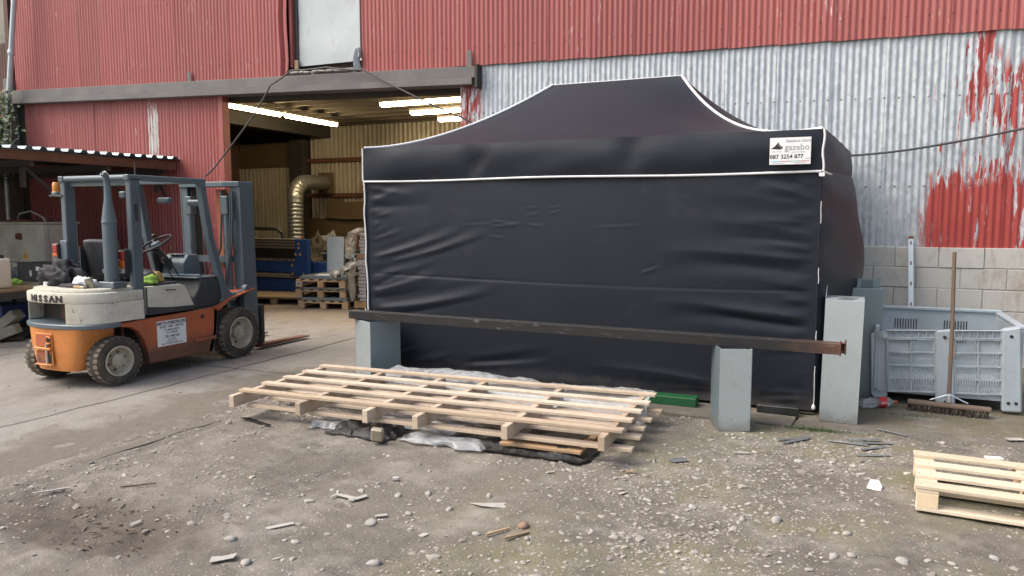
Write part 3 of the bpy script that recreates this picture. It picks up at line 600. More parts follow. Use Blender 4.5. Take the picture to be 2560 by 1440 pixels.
# ------------------------------------------------------------------ neighbour wall, downpipe, ivy, canopy
t = thing('neighbouring_building', 'rendered wall with rusty cladding past the end of the shed', 'building', (-15.2, WN+.05, 0))
MB().bb(-6, 0, .1, .4, 0, 8).build('rendered_wall', M_creamblock, t)
me = corr_mesh('rusty_sheet', .62, 0, 1.25, M_rustclad)
for k in range(4): place('rusty_sheet', me, t, (-2.5+k*.61, 0.05, 3.85))
MB().bb(-2.6, .1, .0, .09, 0, 3.9).build('rusty_board_wall', M_rustclad, t)
MB().bb(.02, .2, -.18, -.02, 0, 4.35).build('corner_post', M_beam, t, bevel=.01)
m = MB().tube([(-14.36, 9.62, 6.2), (-14.44, 9.6, 5.72), (-14.94, 9.6, 3.03), (-15.0, 9.6, 2.2), (-15.0, 9.6, 0)], .048, 14)
dp = thing('downpipe', 'grey galvanised downpipe leaning beside the end of the shed', 'pipe'); m.build('pipe', M_sheet, dp, smooth=50); MB().lathe([(.05, 0), (.058, .01), (.058, .09), (.05, .1)], 'z', (-14.62, 9.6, 4.72)).build('pipe_collar', M_sheet, dp, smooth=40)
# ivy
iv = thing('ivy', 'green ivy climbing beside the downpipe above the canopy', 'ivy', (-14.9, 9.62, 0)); m = MB()
for k in range(9):
    x = random.uniform(-.35, .3); m.tube([(x+random.uniform(-.1, .1)+.06*math.sin(j*1.1+k), -.03-.02*math.sin(j), 2.2+j*.19) for j in range(10)], .008, 5)
m.build('stem', M_stem, iv)
lv = []; lf = []; tn = []
for k in range(1000):
    z = 2.3+2.0*rng.beta(1.5, 1.6); x = rng.normal(-.05, .2+.10*abs(z-3.3)); y = -.05-abs(rng.normal(0, .09)); s = rng.uniform(.03, .065)
    if z > 4.05 and x > -.1: continue
    M = Euler((rng.uniform(.3, 1.6), rng.uniform(-.6, .6), rng.uniform(-1, 1))).to_matrix(); b = len(lv)
    for q in ((-.5, 0, 0), (-.75, .5, .1), (-.2, .6, 0), (0, 1.15, -.12), (.2, .6, 0), (.75, .5, .1), (.5, 0, 0)): lv.append(tuple(Vector((x, y, z))+M @ (Vector(q)*s)))
    lf.append(tuple(range(b, b+7))); tn += [rng.random()]*7
me = bpy.data.meshes.new('leaves'); me.from_pydata(lv, [], lf); me.materials.append(M_leaf); me.attributes.new('tone', 'FLOAT', 'POINT').data.foreach_set('value', tn); place('leaves', me, iv)['kind'] = 'stuff'
# lean-to canopy, its roof lengthened out of view to shade the red wall
can = thing('lean_to_canopy', 'dark lean-to canopy with ribbed metal roof in front of the red wall', 'canopy', (-10.7, 4.25, 0)); mp = MB(); pit = .215; k = 0
prof = []
for k in range(27):
    for (f, d) in ((0, 0), (.42, 0), (.55, .042), (.90, .042), (1.0, 0)):
        if f < 1 or k == 26: prof.append((k*pit+f*pit, d))
for k in range(6):      # six roof sheets side by side along the wall-to-yard direction
    seg = [(y, z) for y, z in prof if k*4.5*pit-1e-6 <= y <= (k+1)*4.5*pit+.02]; g = np.zeros((2, len(seg), 3))
    for j, x in enumerate((0, -5.6)): g[j, :, 0] = x; g[j, :, 1] = [y for y, z in seg]; g[j, :, 2] = [2.62+z+.012*(y-2.15)+(k % 2)*.003-.035*x for y, z in seg]
    top = MB().grid(g); g2 = g.copy(); g2[:, :, 2] += .004; top.grid(g2); n = len(seg)
    top.f += [(i, i+1, 2*n+i+1, 2*n+i) for i in range(n-1)]; top.build('roof_sheet', M_sheet_d, can)
MB().prism([(-.06, 2.56), (-.06, 2.615), (-.10, 2.615), (-.10, 2.48), (-.05, 2.48)], 0.05, 5.6, 'y').build('edge_purlin', M_rust, can)
for x in (-1.3, -2.6, -3.9): MB().bb(x-.04, x+.04, .05, 5.6, 2.53-.035*x-.02, 2.61-.035*x).build('purlin', M_darksteel, can)
for y in (.35, 3.05, 4.3, 5.4):
    MB().bb(-4.7, -.1, y-.03, y+.03, 2.40, 2.5).build('rafter', M_darksteel, can); MB().bb(-.36, -.29, y-.035, y+.035, 0, 2.42).build('post', M_darksteel, can) if y < .4 else MB().bb(-.36, -.30, y-.03, y+.03, 2.1, 2.42).build('hanger_post', M_darksteel, can)
    MB().bar((-.33, y, 2.42), (-.33, min(5.6, y+.55), 1.95), .035, .035).build('brace', M_darksteel, can)
MB().bb(-5.5, -5.43, 0, 5.6, 0, 2.75).build('unseen_side_sheet', M_darkclad, can)  # unseen sheet, added to block light from the left
# ------------------------------------------------------------------ the gazebo
TX, TY = -2.42, 8.25
tent = thing('gazebo', 'black pop-up gazebo with closed side walls and white piping', 'gazebo', (TX, TY, 0)); TM = Matrix.Translation((-TX, -TY, 0))
def wb(mb, name, mat, parent=None, **kw): return mb.xf(TM).build(name, mat, parent or tent, **kw)
FL, FR, BR, BL = np.array((-4.67, 6.75)), np.array((-.18, 6.75)), np.array((.04, 9.68)), np.array((-4.62, 9.68))
PL, PR = np.array((-3.11, 8.25)), np.array((-1.64, 8.25)); EZ, RZ, VZ = 2.39, 3.17, 2.046
def hip(c, p, s): q = c+(p-c)*s; return np.array((q[0], q[1], EZ+(RZ-EZ)*s**(2.6 if c[0] > -1 else 1.65)))
def panel(c0, p0, c1, p1, na, ns, mid=1.22, sag=0):
    g = np.zeros((ns+1, na+1, 3))
    for j in range(ns+1):
        s = j/ns; A = hip(c0, p0, s); B = hip(c1, p1, s)
        for i in range(na+1):
            a = i/na; q = A+(B-A)*a; w = (4*a*(1-a))**1.0; zm = EZ+(RZ-EZ)*s**mid
            q[2] = q[2]*(1-w)+zm*w - sag*w*math.sin(math.pi*s) + .006*nz(q[0], q[1], 3, 2)*math.sin(math.pi*min(1, s*1.2))
            g[j, i] = q
    return g
roof = wb(MB().grid(panel(FL, PL, FR, PR, 60, 26)), 'roof_panel', M_fab, smooth=60); roof['label'] = 'sweeping front roof slope of black fabric'
wb(MB().grid(panel(FR, PR, BR, PR, 24, 26, 2.0)), 'roof_panel', M_fab, smooth=60); wb(MB().grid(panel(BR, PR, BL, PL, 30, 20)), 'roof_panel', M_fab, smooth=60); wb(MB().grid(panel(BL, PL, FL, PL, 24, 20, 2.0)), 'roof_panel', M_fab, smooth=60)
# valances hang from the eaves
def valance(c0, c1, out, bulge, n=90, rows=9):
    d = (c1-c0); L = np.linalg.norm(d); d = d/L; o = np.array((d[1], -d[0])); g = np.zeros((rows+1, n+1, 3))
    for j in range(rows+1):
        t = j/rows
        for i in range(n+1):
            a = i/n; e = min(a, 1-a)*L; q = c0+d*a*L
            off = .018+.028*math.sin(math.pi*min(1, t*1.0))*min(1, e/.35)+bulge*math.sin(math.pi*a)*(.35+.65*t)+.010*nz(a*L, t, 2.2, out)*min(1, e/.2)
            for (pc, w) in ((1.33, .10), (2.88, .10)):      # the cloth is pinched over the truss joints
                if out == 3: off -= .03*math.exp(-((a*L-pc)/w)**2)*math.sin(math.pi*t)
            if out == 3: off += .014*math.sin((a*L)*2.1+t*3)*t+.008*math.sin(a*L*23+t*9)*math.exp(-((a*L-1.36)/.06)**2)
            z = EZ+(VZ-EZ)*t-.006*math.sin(a*L*2.3)*t
            g[j, i] = (q[0]+o[0]*off, q[1]+o[1]*off, z)
    return g
gv = valance(FL, FR, 3, .0); vf = wb(MB().grid(gv), 'valance', M_fab, smooth=60); gr = valance(FR, BR, 5, .05, 40); vr = wb(MB().grid(gr), 'valance', M_fab, smooth=60)
wb(MB().grid(valance(BR, BL, 6, 0, 30)), 'valance', M_fab, smooth=60); wb(MB().grid(valance(BL, FL, 7, 0, 30)), 'valance', M_fab, smooth=60)
def piping(pts, r=.012, name='piping'): return wb(MB().tube([tuple(p) for p in pts], r, 7), name, M_pipe, smooth=60)
for c, p in ((FL, PL), (FR, PR), (BR, PR), (BL, PL)): piping([hip(c, p, k/24)+np.array((0, 0, .006)) for k in range(25)], .015)
for g in (gv, gr):
    P0 = g[-1].copy(); P0[:, 2] -= .004; P0[:, 1] -= .004; wb(MB().tube([tuple(p) for p in P0], .0105, 7), 'piping', M_pipe, smooth=60)
piping([(FL[0]-.006, FL[1]-.022, EZ-.34*k/8) for k in range(9)], .0085); piping([(FR[0]+.010+.006*math.sin(k*1.1), FR[1]-.026, EZ-.345*k/8) for k in range(9)], .0095); piping([(PL[0]+(PR[0]-PL[0])*k/6, 8.25, RZ+.004) for k in range(7)], .006)
wb(MB().box((FR[0]+.005, FR[1]-.04, VZ-.028), (.045, .012, .03)), 'corner_tab', M_pipe, bevel=.003)
# the closed front wall with its folds
FOLDS=[(-4.59,1.78,-3.83,1.79,-0.02,0.05),(-4.58,1.97,-4.07,1.89,0.018,0.03),(-4.57,1.85,-4.24,1.94,0.014,0.03),(-4.49,1.26,-3.50,1.51,0.03,0.035),(-4.22,1.23,-3.19,1.49,0.026,0.035),(-3.86,1.27,-3.18,1.48,-0.012,0.03),(-4.57,1.43,-4.19,1.53,0.012,0.02),(-4.59,1.04,-3.77,1.21,0.02,0.035),(-4.58,0.88,-3.77,1.08,0.03,0.035),(-4.58,0.80,-3.77,0.94,-0.016,0.03),(-4.58,0.69,-3.10,0.91,0.034,0.04),(-4.26,0.65,-3.09,0.89,-0.016,0.03),(-4.59,1.66,-4.31,1.72,0.012,0.02),(-4.58,1.53,-4.44,1.60,-0.012,0.02),(-4.45,0.96,-3.96,1.14,0.014,0.025),(-3.14,1.63,-2.88,1.59,0.008,0.012),(-3.14,1.58,-2.84,1.60,0.008,0.012),(-2.79,1.60,-2.59,1.58,0.008,0.012),(-2.79,1.69,-2.67,1.70,0.007,0.01),(-2.56,1.76,-2.45,1.76,0.007,0.01),(-2.55,1.71,-2.45,1.72,0.007,0.01),(-2.07,1.58,-1.64,1.59,0.006,0.012),(-3.44,1.59,-3.14,1.60,0.006,0.012),(-2.79,1.76,-2.69,1.76,0.006,0.01),(-3.18,1.48,-3.01,1.46,0.006,0.012),(-1.65,1.17,-1.48,1.22,0.01,0.014),(-0.20,1.91,-0.71,2.02,-0.03,0.04),(-0.20,1.81,-0.66,1.98,0.03,0.035),(-0.21,1.75,-1.20,1.92,0.012,0.05),(-0.21,1.61,-0.82,1.66,0.018,0.03),(-0.20,1.52,-1.19,1.68,0.02,0.045),(-0.20,1.44,-0.98,1.52,-0.016,0.03),(-0.19,1.30,-1.51,1.41,0.035,0.05),(-0.19,1.18,-1.32,1.32,-0.02,0.05),(-0.20,1.38,-0.65,1.48,0.014,0.025),(-0.19,1.06,-0.64,1.13,0.014,0.025),(-0.18,0.81,-1.53,0.95,0.034,0.045),(-0.18,0.71,-1.39,0.87,-0.02,0.04),(-0.33,0.78,-0.97,0.90,0.026,0.025),(-0.53,0.79,-1.14,0.90,0.02,0.02),(-0.18,0.77,-0.63,0.89,0.02,0.025),(-0.20,0.95,-0.44,0.99,0.016,0.02),(-4.26,0.24,-3.97,0.31,0.012,0.02),(-4.07,0.15,-3.73,0.28,0.014,0.02),(-3.97,0.16,-3.59,0.29,0.012,0.02),(-3.32,0.22,-2.52,0.31,-0.025,0.04),(-3.41,0.16,-2.54,0.27,0.022,0.03),(-1.09,0.22,-2.15,0.30,0.024,0.035),(-0.95,0.17,-2.05,0.23,0.016,0.03),(-0.17,0.18,-0.67,0.17,0.014,0.02),(-0.17,0.13,-0.64,0.10,0.014,0.02),(-1.02,0.14,-1.52,0.13,0.012,0.02),(-0.18,0.54,-0.62,0.54,0.012,0.02),(-4.12,0.04,-2.88,0.08,0.014,0.03)]
nx, nzz = 330, 170; X = np.linspace(-4.66, -.178, nx)[None, :]*np.ones((nzz, 1)); Zc = np.linspace(.035, VZ+.01, nzz)[:, None]*np.ones((1, nx))
sx_ = (X+4.66)/4.47; ofs = .055*np.sin(np.pi*sx_)*np.sin(np.pi*np.clip(Zc/2.05, 0, 1))**.8
for (x0, z0, x1, z1, a, w) in FOLDS:
    dx, dz = x1-x0, z1-z0; L = math.hypot(dx, dz); tx, tz = dx/L, dz/L; s = ((X-x0)*tx+(Zc-z0)*tz)/L; e = (X-x0)*-tz+(Zc-z0)*tx
    e = e-.06*L*np.clip(s, 0, 1)*(np.clip(s, 0, 1)-.6)           # folds bow a little
    env = np.clip(s+.12, 0, 1)**.5*np.clip(1.0-s, 0, 1)**.8*(s > -.12)*(s < 1); ww = w*(.75+.7*np.clip(s, 0, 1))
    ofs += a*env*(np.exp(-np.abs(e/ww)**1.45)-.45*np.exp(-((e-1.9*ww)/(1.1*ww))**2))
# gathers along both posts, the horizontal sewn seam, slack at the foot
for edge, ph in ((sx_*4.47, 0), ((1-sx_)*4.47, 1.7)): ofs += .012*np.exp(-(edge/.16)**2)*np.sin(Zc*31+ph+3*np.sin(Zc*7))+.006*np.exp(-(edge/.08)**2)*np.sin(Zc*71+ph)
ofs += -.006*np.exp(-((Zc-1.055-.02*np.sin(X*.9))/.008)**2)+.004*np.clip((1.055-Zc)/.02, 0, 1)+.02*np.exp(-((Zc-.09)/.07)**2)*np.sin(X*2.1+.5)
edge_ = np.clip(np.minimum(sx_, 1-sx_)*4.47/.22, 0, 1); edge_ = edge_*edge_*(3-2*edge_); G = np.stack([X, 6.752-ofs*edge_, Zc], -1); fw = wb(MB().grid(G), 'front_wall', M_fab, smooth=75); fw['label'] = 'creased front wall drawn tight between the posts'
# wind-blown right wall
na, nb = 60, 70; G = np.zeros((nb, na, 3))
for j in range(nb):
    z = .06+(VZ-.04)*j/(nb-1)
    for i in range(na):
        a = i/(na-1); q = FR+(BR-FR)*a; b = .235*math.sin(math.pi*a)**.8*math.sin(math.pi*min(1, (z+.25)/2.45))**.65+.03*math.sin(math.pi*a)
        b += .014*math.sin(z*17+a*4)*math.exp(-(a/.22)**2)*min(1, a/.08)+.012*math.sin(z*9-a*7)*math.sin(math.pi*a); G[j, i] = (q[0]+b*.997+.004, q[1]-b*.07, z)
wb(MB().grid(G), 'side_wall', M_fab, smooth=75)
wb(MB().grid([[(BL[0], BL[1], .05), (BL[0], BL[1], VZ)], [(FL[0]-.01, FL[1], .05), (FL[0]-.01, FL[1], VZ)]]), 'side_wall', M_fab); wb(MB().grid([[(BR[0], BR[1], .05), (BR[0], BR[1], VZ)], [(BL[0], BL[1], .05), (BL[0], BL[1], VZ)]]), 'back_wall', M_fab)
wb(MB().tube([(-.180, 6.748, .04+.2*k) for k in range(11)], .009, 8), 'corner_seam', M_fab, smooth=60)
# zip tapes at the front posts
piping([(-4.668+.005*math.sin(k*.9)+.03*(k/20)**2, 6.735-.003*math.sin(k*1.7), VZ-.01-1.36*k/20) for k in range(21)], .0085, 'zip_tape')
wb(MB().add([(-4.66, 6.70, .70), (-4.60, 6.70, .62), (-4.635, 6.70, .60), (-4.67, 6.70, .62), (-4.68, 6.71, .66)], [(0, 1, 2, 3, 4)]), 'zip_flap', M_pipe)
for z0, z1 in ((1.80, 1.62), (1.25, 1.12), (.72, .55), (.42, .10)): piping([(-.172-.002*math.sin(k), 6.737, z0+(z1-z0)*k/6) for k in range(7)], .0028, 'zip_cord')
wb(MB().lathe([(0, .03), (.008, .02), (.016, -.005), (.012, -.02), (0, -.025)], 'z', (-.172, 6.70, .08), 10), 'toggle', M_pipe, smooth=60)
# steel legs, feet and the eave truss inside
for c in (FL, FR, BR, BL):
    s = np.sign(np.array((TX, TY))-c); q = c+s*.045; wb(MB().bb(q[0]-.02, q[0]+.02, q[1]-.02, q[1]+.02, .012, 2.36), 'leg', M_darksteel); wb(MB().bb(q[0]-.06, q[0]+.06, q[1]-.06, q[1]+.06, .008, .018), 'foot_plate', M_darksteel)
# the printed panel on the valance
bx0, bx1, bz0, bz1 = -.585, -.265, 2.105, 2.325; by = 6.678
ban = wb(MB().bb(bx0, bx1, by, by+.004, bz0, bz1), 'banner', M_white, vf); ban['label'] = 'white printed advertising panel'
def bt(body, x, z, size, mat=M_ink, **kw): return text('lettering', body, size, mat, ban, (x-TX, by-.0012-TY, z), **kw)
bt('Rainbow Store', -.365, 2.297, .034, M_inkg, shear=.35, sx=.95); bt('gazebo', -.372, 2.244, .072, M_inkg, sx=.95); bt('087 3254 877', -.452, 2.168, .047, M_ink, bold=.0006, sx=1.0); bt('for rent', -.53, 2.212, .016, M_inkg, shear=.4, space=1.4)
bt('RENT ONLY  COMMERCIAL', -.36, 2.205, .009, M_inkg); bt('mobile', -.29, 2.153, .013, M_inkg, shear=.3); bt('www.rainbowstore.ie', -.515, 2.117, .011, M_inkg); bt('www.gazeboireland.ie', -.345, 2.119, .011, M_inkg)
for k, mm in enumerate((M_cyan, M_redink, M_grnink, M_redink)): MB().bb(-.575+k*.075-TX, -.5+k*.075-TX, by-.0018-TY, by-.0003-TY, 2.130, 2.135).build('colour_bar', mm, ban)
pz = lambda x, z: (x-TX, by-.0012-TY, z)
MB().add([pz(-.575, 2.236), pz(-.55, 2.254), pz(-.531, 2.272), pz(-.521, 2.293), pz(-.510, 2.272), pz(-.497, 2.256), pz(-.482, 2.247), pz(-.487, 2.236), pz(-.505, 2.228)], [(0, 1, 2, 3, 4, 5, 6, 7, 8)]).build('tent_emblem', M_ink, ban)
for q in ([(-.521, 2.29), (-.54, 2.262), (-.565, 2.240)], [(-.521, 2.29), (-.513, 2.262), (-.495, 2.240)]): MB().tube([(x-TX, by-.0018-TY, z) for x, z in q], .0008, 5).build('emblem_line', M_white, ban)
# ------------------------------------------------------------------ the fork lift truck
FT = thing('forklift_truck', 'worn orange and cream fork lift truck with slate grey overhead guard', 'forklift', (-7.07, 5.19, 0))
def P(mb, name, mat, parent=None, **kw): return mb.build(name, mat, parent or FT, **kw)
def wheel(x, y, r, w, rr, side, steer=0):
    t = bpy.data.objects.new('wheel', None); COL.objects.link(t); t.parent = FT; t.location = (x, y, r); t.rotation_euler = (0, 0, steer); t['label'] = 'muddy solid-tyred wheel with cream rim'
    h = w/2; s = side
    pr = [(rr+.002, -h*.8), (rr+.02, -h*.98), (r*.84, -h), (r*.93, -h*.93), (r*.975, -h*.8), (r*.985, -h*.3), (r*.985, h*.3), (r*.975, h*.8), (r*.93, h*.93), (r*.84, h), (rr+.045, h*.99), (rr+.03, h*1.03), (rr+.016, h*.98), (rr+.002, h*.8)]
    ty = MB().lathe([(a, b*s) for a, b in pr], 'x', (0, 0, 0), 44).build('tyre', M_rubber, t, smooth=35)
    m = MB(); nl = 26
    for k in range(nl):
        for e in (-1, 1):
            a = 2*math.pi*(k+.25*(e+1))/nl; c_ = (e*h*.62, math.cos(a)*r*.972, math.sin(a)*r*.972); m.box(c_, (h*.74, r*.15, r*.05), (a-math.pi/2, 0, 0))
    m.build('tread_lugs', M_tread, ty, bevel=.006)['kind'] = 'stuff'
    q = h*s
    rm = MB().lathe([(rr+.004, q*.96), (rr-.004, q*1.0), (rr-.014, q*.98), (rr-.022, q*.55), (rr-.03, q*.30), (rr*.62, q*.22), (rr*.55, q*.30), (.0, q*.30)], 'x', (0, 0, 0), 36).build('rim', M_rim, t, smooth=35)
    MB().lathe([(rr*.5, q*.2), (rr*.46, q*.72), (rr*.40, q*.80), (rr*.18, q*.82), (0, q*.84)], 'x', (0, 0, 0), 20).build('hub', M_rim, t, smooth=35)
    m = MB()
    for k in range(6):
        a = 2*math.pi*k/6+.3; c_ = (0, math.cos(a)*rr*.60, math.sin(a)*rr*.60)
        m.lathe([(.013, q*.2), (.013, q*.42), (0, q*.43)], 'x', c_, 6)
    m.build('wheel_nuts', M_rust, t)['kind'] = 'stuff'; m = MB()
    for k in range(8):
        a = 2*math.pi*k/8; m.lathe([(.009, q*.8), (.009, q*.9), (0, q*.91)], 'x', (0, math.cos(a)*rr*.33, math.sin(a)*rr*.33), 6)
    m.build('hub_bolts', M_rim, t)['kind'] = 'stuff'
for s in (1, -1):
    wheel(s*.455, 0, .245, .185, .150, s, R(-5)); wheel(s*.47, 1.62, .300, .205, .185, s)
# chassis side plates
side = [(.03, .615), (.97, .635), (1.32, .645), (1.30, .50), (1.28, .34), (1.21, .14), (.37, .15), (.345, .28), (.31, .40), (.25, .50), (.16, .56), (.05, .575)]
for s in (1, -1): P(MB().prism(side, s*.44, s*.52, 'x'), 'chassis_side', M_orange, bevel=.01, segs=2)
P(MB().bb(-.44, .44, .3, 1.3, .17, .6), 'chassis_core', M_darksteel); P(MB().prism([(.95, .28), (1.26, .28), (1.26, .32), (.95, .32)], .52, .545, 'x'), 'step', M_orange, bevel=.004)
P(MB().bb(-.30, .30, -.12, .3, .2, .34), 'rear_axle', M_darksteel, bevel=.01); P(MB().bb(-.4, .4, 1.54, 1.7, .2, .36), 'front_axle', M_darksteel, bevel=.01)
for x, y in ((.36, .18), (.30, .12)): P(MB().tube([(x, y, .25), (x, y, .57)], .016, 8), 'steering_link', M_rust)
# fenders over the drive wheels
fen = [(1.28, .60), (1.34, .64), (1.45, .70), (1.62, .745), (1.86, .80), (1.86, .818), (1.62, .765), (1.44, .722), (1.32, .66), (1.24, .645)]
for s in (1, -1): P(MB().prism(fen, s*.26, s*.575, 'x'), 'fender', M_orange, bevel=.004); P(MB().prism([(1.22, .15), (1.30, .36), (1.32, .64), (1.26, .64), (1.24, .36), (1.16, .15)], s*.3, s*.52, 'x'), 'wheel_arch_plate', M_slate_d)
# counterweight: D-shaped in plan, recessed grille in the rear face
def dplan(w, f, r0, yb, n=14, x0=None, x1=None):
    arcp = [(w*math.sin(a)*(1 if abs(math.sin(a)) < 1 else 1), r0-(r0-yb)*abs(math.cos(a))**.75) for a in np.linspace(-math.pi/2, math.pi/2, 2*n+1)]
    pts = [(-w, f)]+arcp+[(w, f)]
    if x0 is not None:
        body = [p for p in arcp if x0 < p[0] < x1]; yi = lambda x: float(np.interp(x, [p[0] for p in arcp], [p[1] for p in arcp]))
        pts = ([(x0, f)] + [(x0, yi(x0))] + body + [(x1, yi(x1))] + [(x1, f)])
        if x0 <= -w: pts = [(-w, f)] + body + [(x1, yi(x1)), (x1, f)]
        if x1 >= w: pts = [(x0, f), (x0, yi(x0))] + body + [(w, f)]
    return pts
W_ = .545
cw = bpy.data.objects.new('counterweight', None); COL.objects.link(cw); cw.parent = FT; cw['label'] = 'chipped cream counterweight with a deep slot in the rear'
P(MB().prism(dplan(W_, .30, -.03, -.36), .832, .935, 'z'), 'upper_casting', M_cream, cw, bevel=.018, segs=2, smooth=35)
P(MB().prism(dplan(W_-.05, .30, -.03, -.30), .93, .968, 'z'), 'top_casting', M_cream, cw, bevel=.016, segs=2, smooth=35)
P(MB().prism(dplan(W_, .30, -.03, -.36, 14, .235, W_), .635, .8325, 'z'), 'side_casting', M_cream, cw, bevel=.010, smooth=35); P(MB().prism(dplan(W_, .30, -.03, -.36, 14, -W_, -.475), .635, .8325, 'z'), 'side_casting', M_cream, cw, bevel=.008, smooth=35)
P(MB().bb(-.475, .235, -.06, -.03, .63, .835), 'slot_back', M_darksteel, cw); P(MB().bb(-.12, .18, -.12, -.061, .65, .79), 'radiator', M_rust, cw)
P(MB().prism(dplan(W_+.012, .02, -.03, -.375), .585, .632, 'z'), 'bumper_band', M_slate, bevel=.008, smooth=35)
# lower counterweight between the steered wheels, with the towing pin
lo = []
for z, hw, yb in ((.586, .385, -.355), (.40, .365, -.35), (.22, .315, -.335), (.165, .28, -.32)):
    lo.append([(-hw-.0, .0+.03, z)]+[(-hw, -.16, z)]+[(hw*math.sin(a), -.20+(yb+.20)*math.cos(a)**.45, z) for a in np.linspace(-1.45, 1.45, 15)]+[(hw, -.16, z), (hw+.04, .03, z)])
m = MB().grid(np.array(lo)); P(m, 'lower_counterweight', M_orange2, smooth=50); P(MB().bb(-.27, .27, -.2, .0, .165, .2), 'lower_floor', M_orange)
tw = bpy.data.objects.new('towing_hitch', None); COL.objects.link(tw); tw.parent = FT
for z0, z1 in ((.415, .525), (.245, .355)):
    P(MB().bb(-.185, .06, -.362, -.352, z0-.012, z1+.012), 'recess_frame', M_orange2, tw, bevel=.004); P(MB().bb(-.17, .045, -.366, -.36, z0, z1), 'recess_back', M_orange, tw)
    P(MB().bb(-.04, .040, -.368, -.3645, z0+.004, z1-.02), 'recess_hole', M_darksteel, tw)
P(MB().bb(-.185, .06, -.392, -.35, .375, .40), 'hitch_shelf', M_orange2, tw, bevel=.006); P(MB().bb(-.185, .06, -.385, -.35, .222, .236), 'hitch_shelf', M_orange2, tw, bevel=.005)
P(MB().tube([(0, -.38, .25), (0, -.38, .44)], .012, 10), 'towing_pin', M_rim, tw, smooth=40); P(MB().tube([(.03+.035*math.cos(a), -.382, .475+.035*math.sin(a)) for a in np.linspace(.6, 5.6, 14)], .009, 8), 'hook', M_orange2, tw, smooth=40)
# maker's name, letter by letter round the curve
yy = lambda x: -.03-.33*abs(math.cos(math.asin(max(-1, min(1, x/W_)))))**.75
for k, ch in enumerate('NISSAN'):
    x = -.205+[0, .062, .128, .208, .292, .378][k]; sl2 = (yy(x+.01)-yy(x-.01))/.02
    text('letter', ch, .088, M_ink, cw, (x, yy(x)-.003, .876), (R(90), 0, math.atan(sl2)), bold=.004, extrude=.002, sx=1.2)
# engine cover, battery cover, seat
P(MB().prism([(.36, .66), (.36, .955), (.80, .945), (.87, .925), (.985, .70), (.985, .66)], -.50, .515, 'x'), 'engine_cover', M_cream, bevel=.022, segs=2, smooth=35)
P(MB().prism([(.37, .655), (.98, .655), (.97, .70), (.66, .71), (.37, .74)], .5165, .521, 'x'), 'cover_scorch', M_slate_d)
P(MB().bb(-.46, .47, .32, .80, .956, .972), 'cover_deck', M_slate_d, bevel=.005)
st = bpy.data.objects.new('seat', None); COL.objects.link(st); st.parent = FT
P(MB().box((-.26, .70, 1.03), (.46, .44, .11)), 'cushion', M_seat, st, bevel=.03, segs=3, smooth=50); P(MB().box((-.27, .50, 1.22), (.46, .11, .42), (R(8), 0, 0)), 'backrest', M_seat, st, bevel=.035, segs=3, smooth=50)
P(MB().box((-.20, .44, 1.09), (.03, .012, .045)), 'seat_tag', M_sheet, st)
# cowl, dashboard, floor, pedals
P(MB().prism([(1.06, .86), (1.10, .99), (1.36, .965), (1.46, .66), (1.02, .66), (1.0, .78)], -.50, .50, 'x'), 'cowl', M_slate_d, bevel=.012, smooth=30)
P(MB().bb(-.5, .5, .98, 1.30, .635, .66), 'floor_plate', M_slate_d); P(MB().bb(-.5, .5, 1.04, 1.40, .985, 1.0), 'cowl_deck', M_slate, bevel=.004); P(MB().tube([(-.1, 1.08, 1.01), (.46, 1.13, 1.015)], .014, 8), 'grab_rail', M_slate)
P(MB().prism([(1.12, .99), (1.12, 1.14), (1.20, 1.24), (1.34, 1.24), (1.40, .99)], -.12, .22, 'x'), 'dashboard', M_slate, bevel=.02, segs=2, smooth=30); P(MB().box((.05, 1.20, 1.243), (.22, .10, .006)), 'gauge_panel', M_sheet)
P(MB().tube([(-.2, 1.18, .98), (-.12, 1.06, 1.18), (-.06, .98, 1.34)], [.05, .045, .03], 10), 'steering_column', M_black, smooth=40); P(MB().tube([(.03, 1.20, 1.0), (.0, 1.10, 1.16), (-.03, 1.0, 1.30)], [.04, .038, .03], 10), 'column_gaiter', M_black, smooth=40)
sw = bpy.data.objects.new('steering_wheel', None); COL.objects.link(sw); sw.parent = FT; sw.location = (-.04, .98, 1.37); sw.rotation_euler = (R(28), R(-10), 0)
P(MB().tube([(.185*math.cos(a), .185*math.sin(a), 0) for a in np.linspace(0, 2*math.pi, 37)], .0135, 8, False), 'rim', M_black, sw, smooth=50)
for a in (.4, 2.5, 4.6): P(MB().bar((0, 0, -.03), (.18*math.cos(a), .18*math.sin(a), 0), .022, .012), 'spoke', M_black, sw)
P(MB().lathe([(0, .02), (.05, .01), (.06, -.03), (.04, -.06)], 'z', n=14), 'hub', M_slate, sw, smooth=40); P(MB().lathe([(.008, 0), (.008, .02), (.024, .035), (.024, .05), (0, .06)], 'z', (-.12, .14, .01), 12), 'spinner_knob', M_black, sw, smooth=40)
for x, y in ((.12, .95), (.2, .98)): P(MB().tube([(x, y+.1, .99), (x, y, 1.14), (x+.01, y-.02, 1.2)], .007, 6), 'lever', M_black); P(MB().lathe([(0, -.018), (.016, 0), (0, .018)], 'z', (x+.01, y-.02, 1.21), 8), 'lever_knob', M_black, smooth=60)
P(MB().tube([(.30, 1.40, 1.0), (.34, 1.44, 1.25), (.30, 1.46, 1.33)], .005, 6), 'mirror_stalk', M_black)
P(MB().lathe([(.0, .0), (.05, .0), (.05, .05), (.03, .07), (0, .07)], 'x', (.42, 1.22, .72), 14), 'horn', M_slate, smooth=40); P(MB().bar((.42, 1.0, .67), (.42, 1.14, .86), .03, .05), 'pedal_arm', M_slate); P(MB().tube([(.44, 1.02, .68), (.40, 1.2, .78)], .012, 6), 'pedal_rod', M_slate)
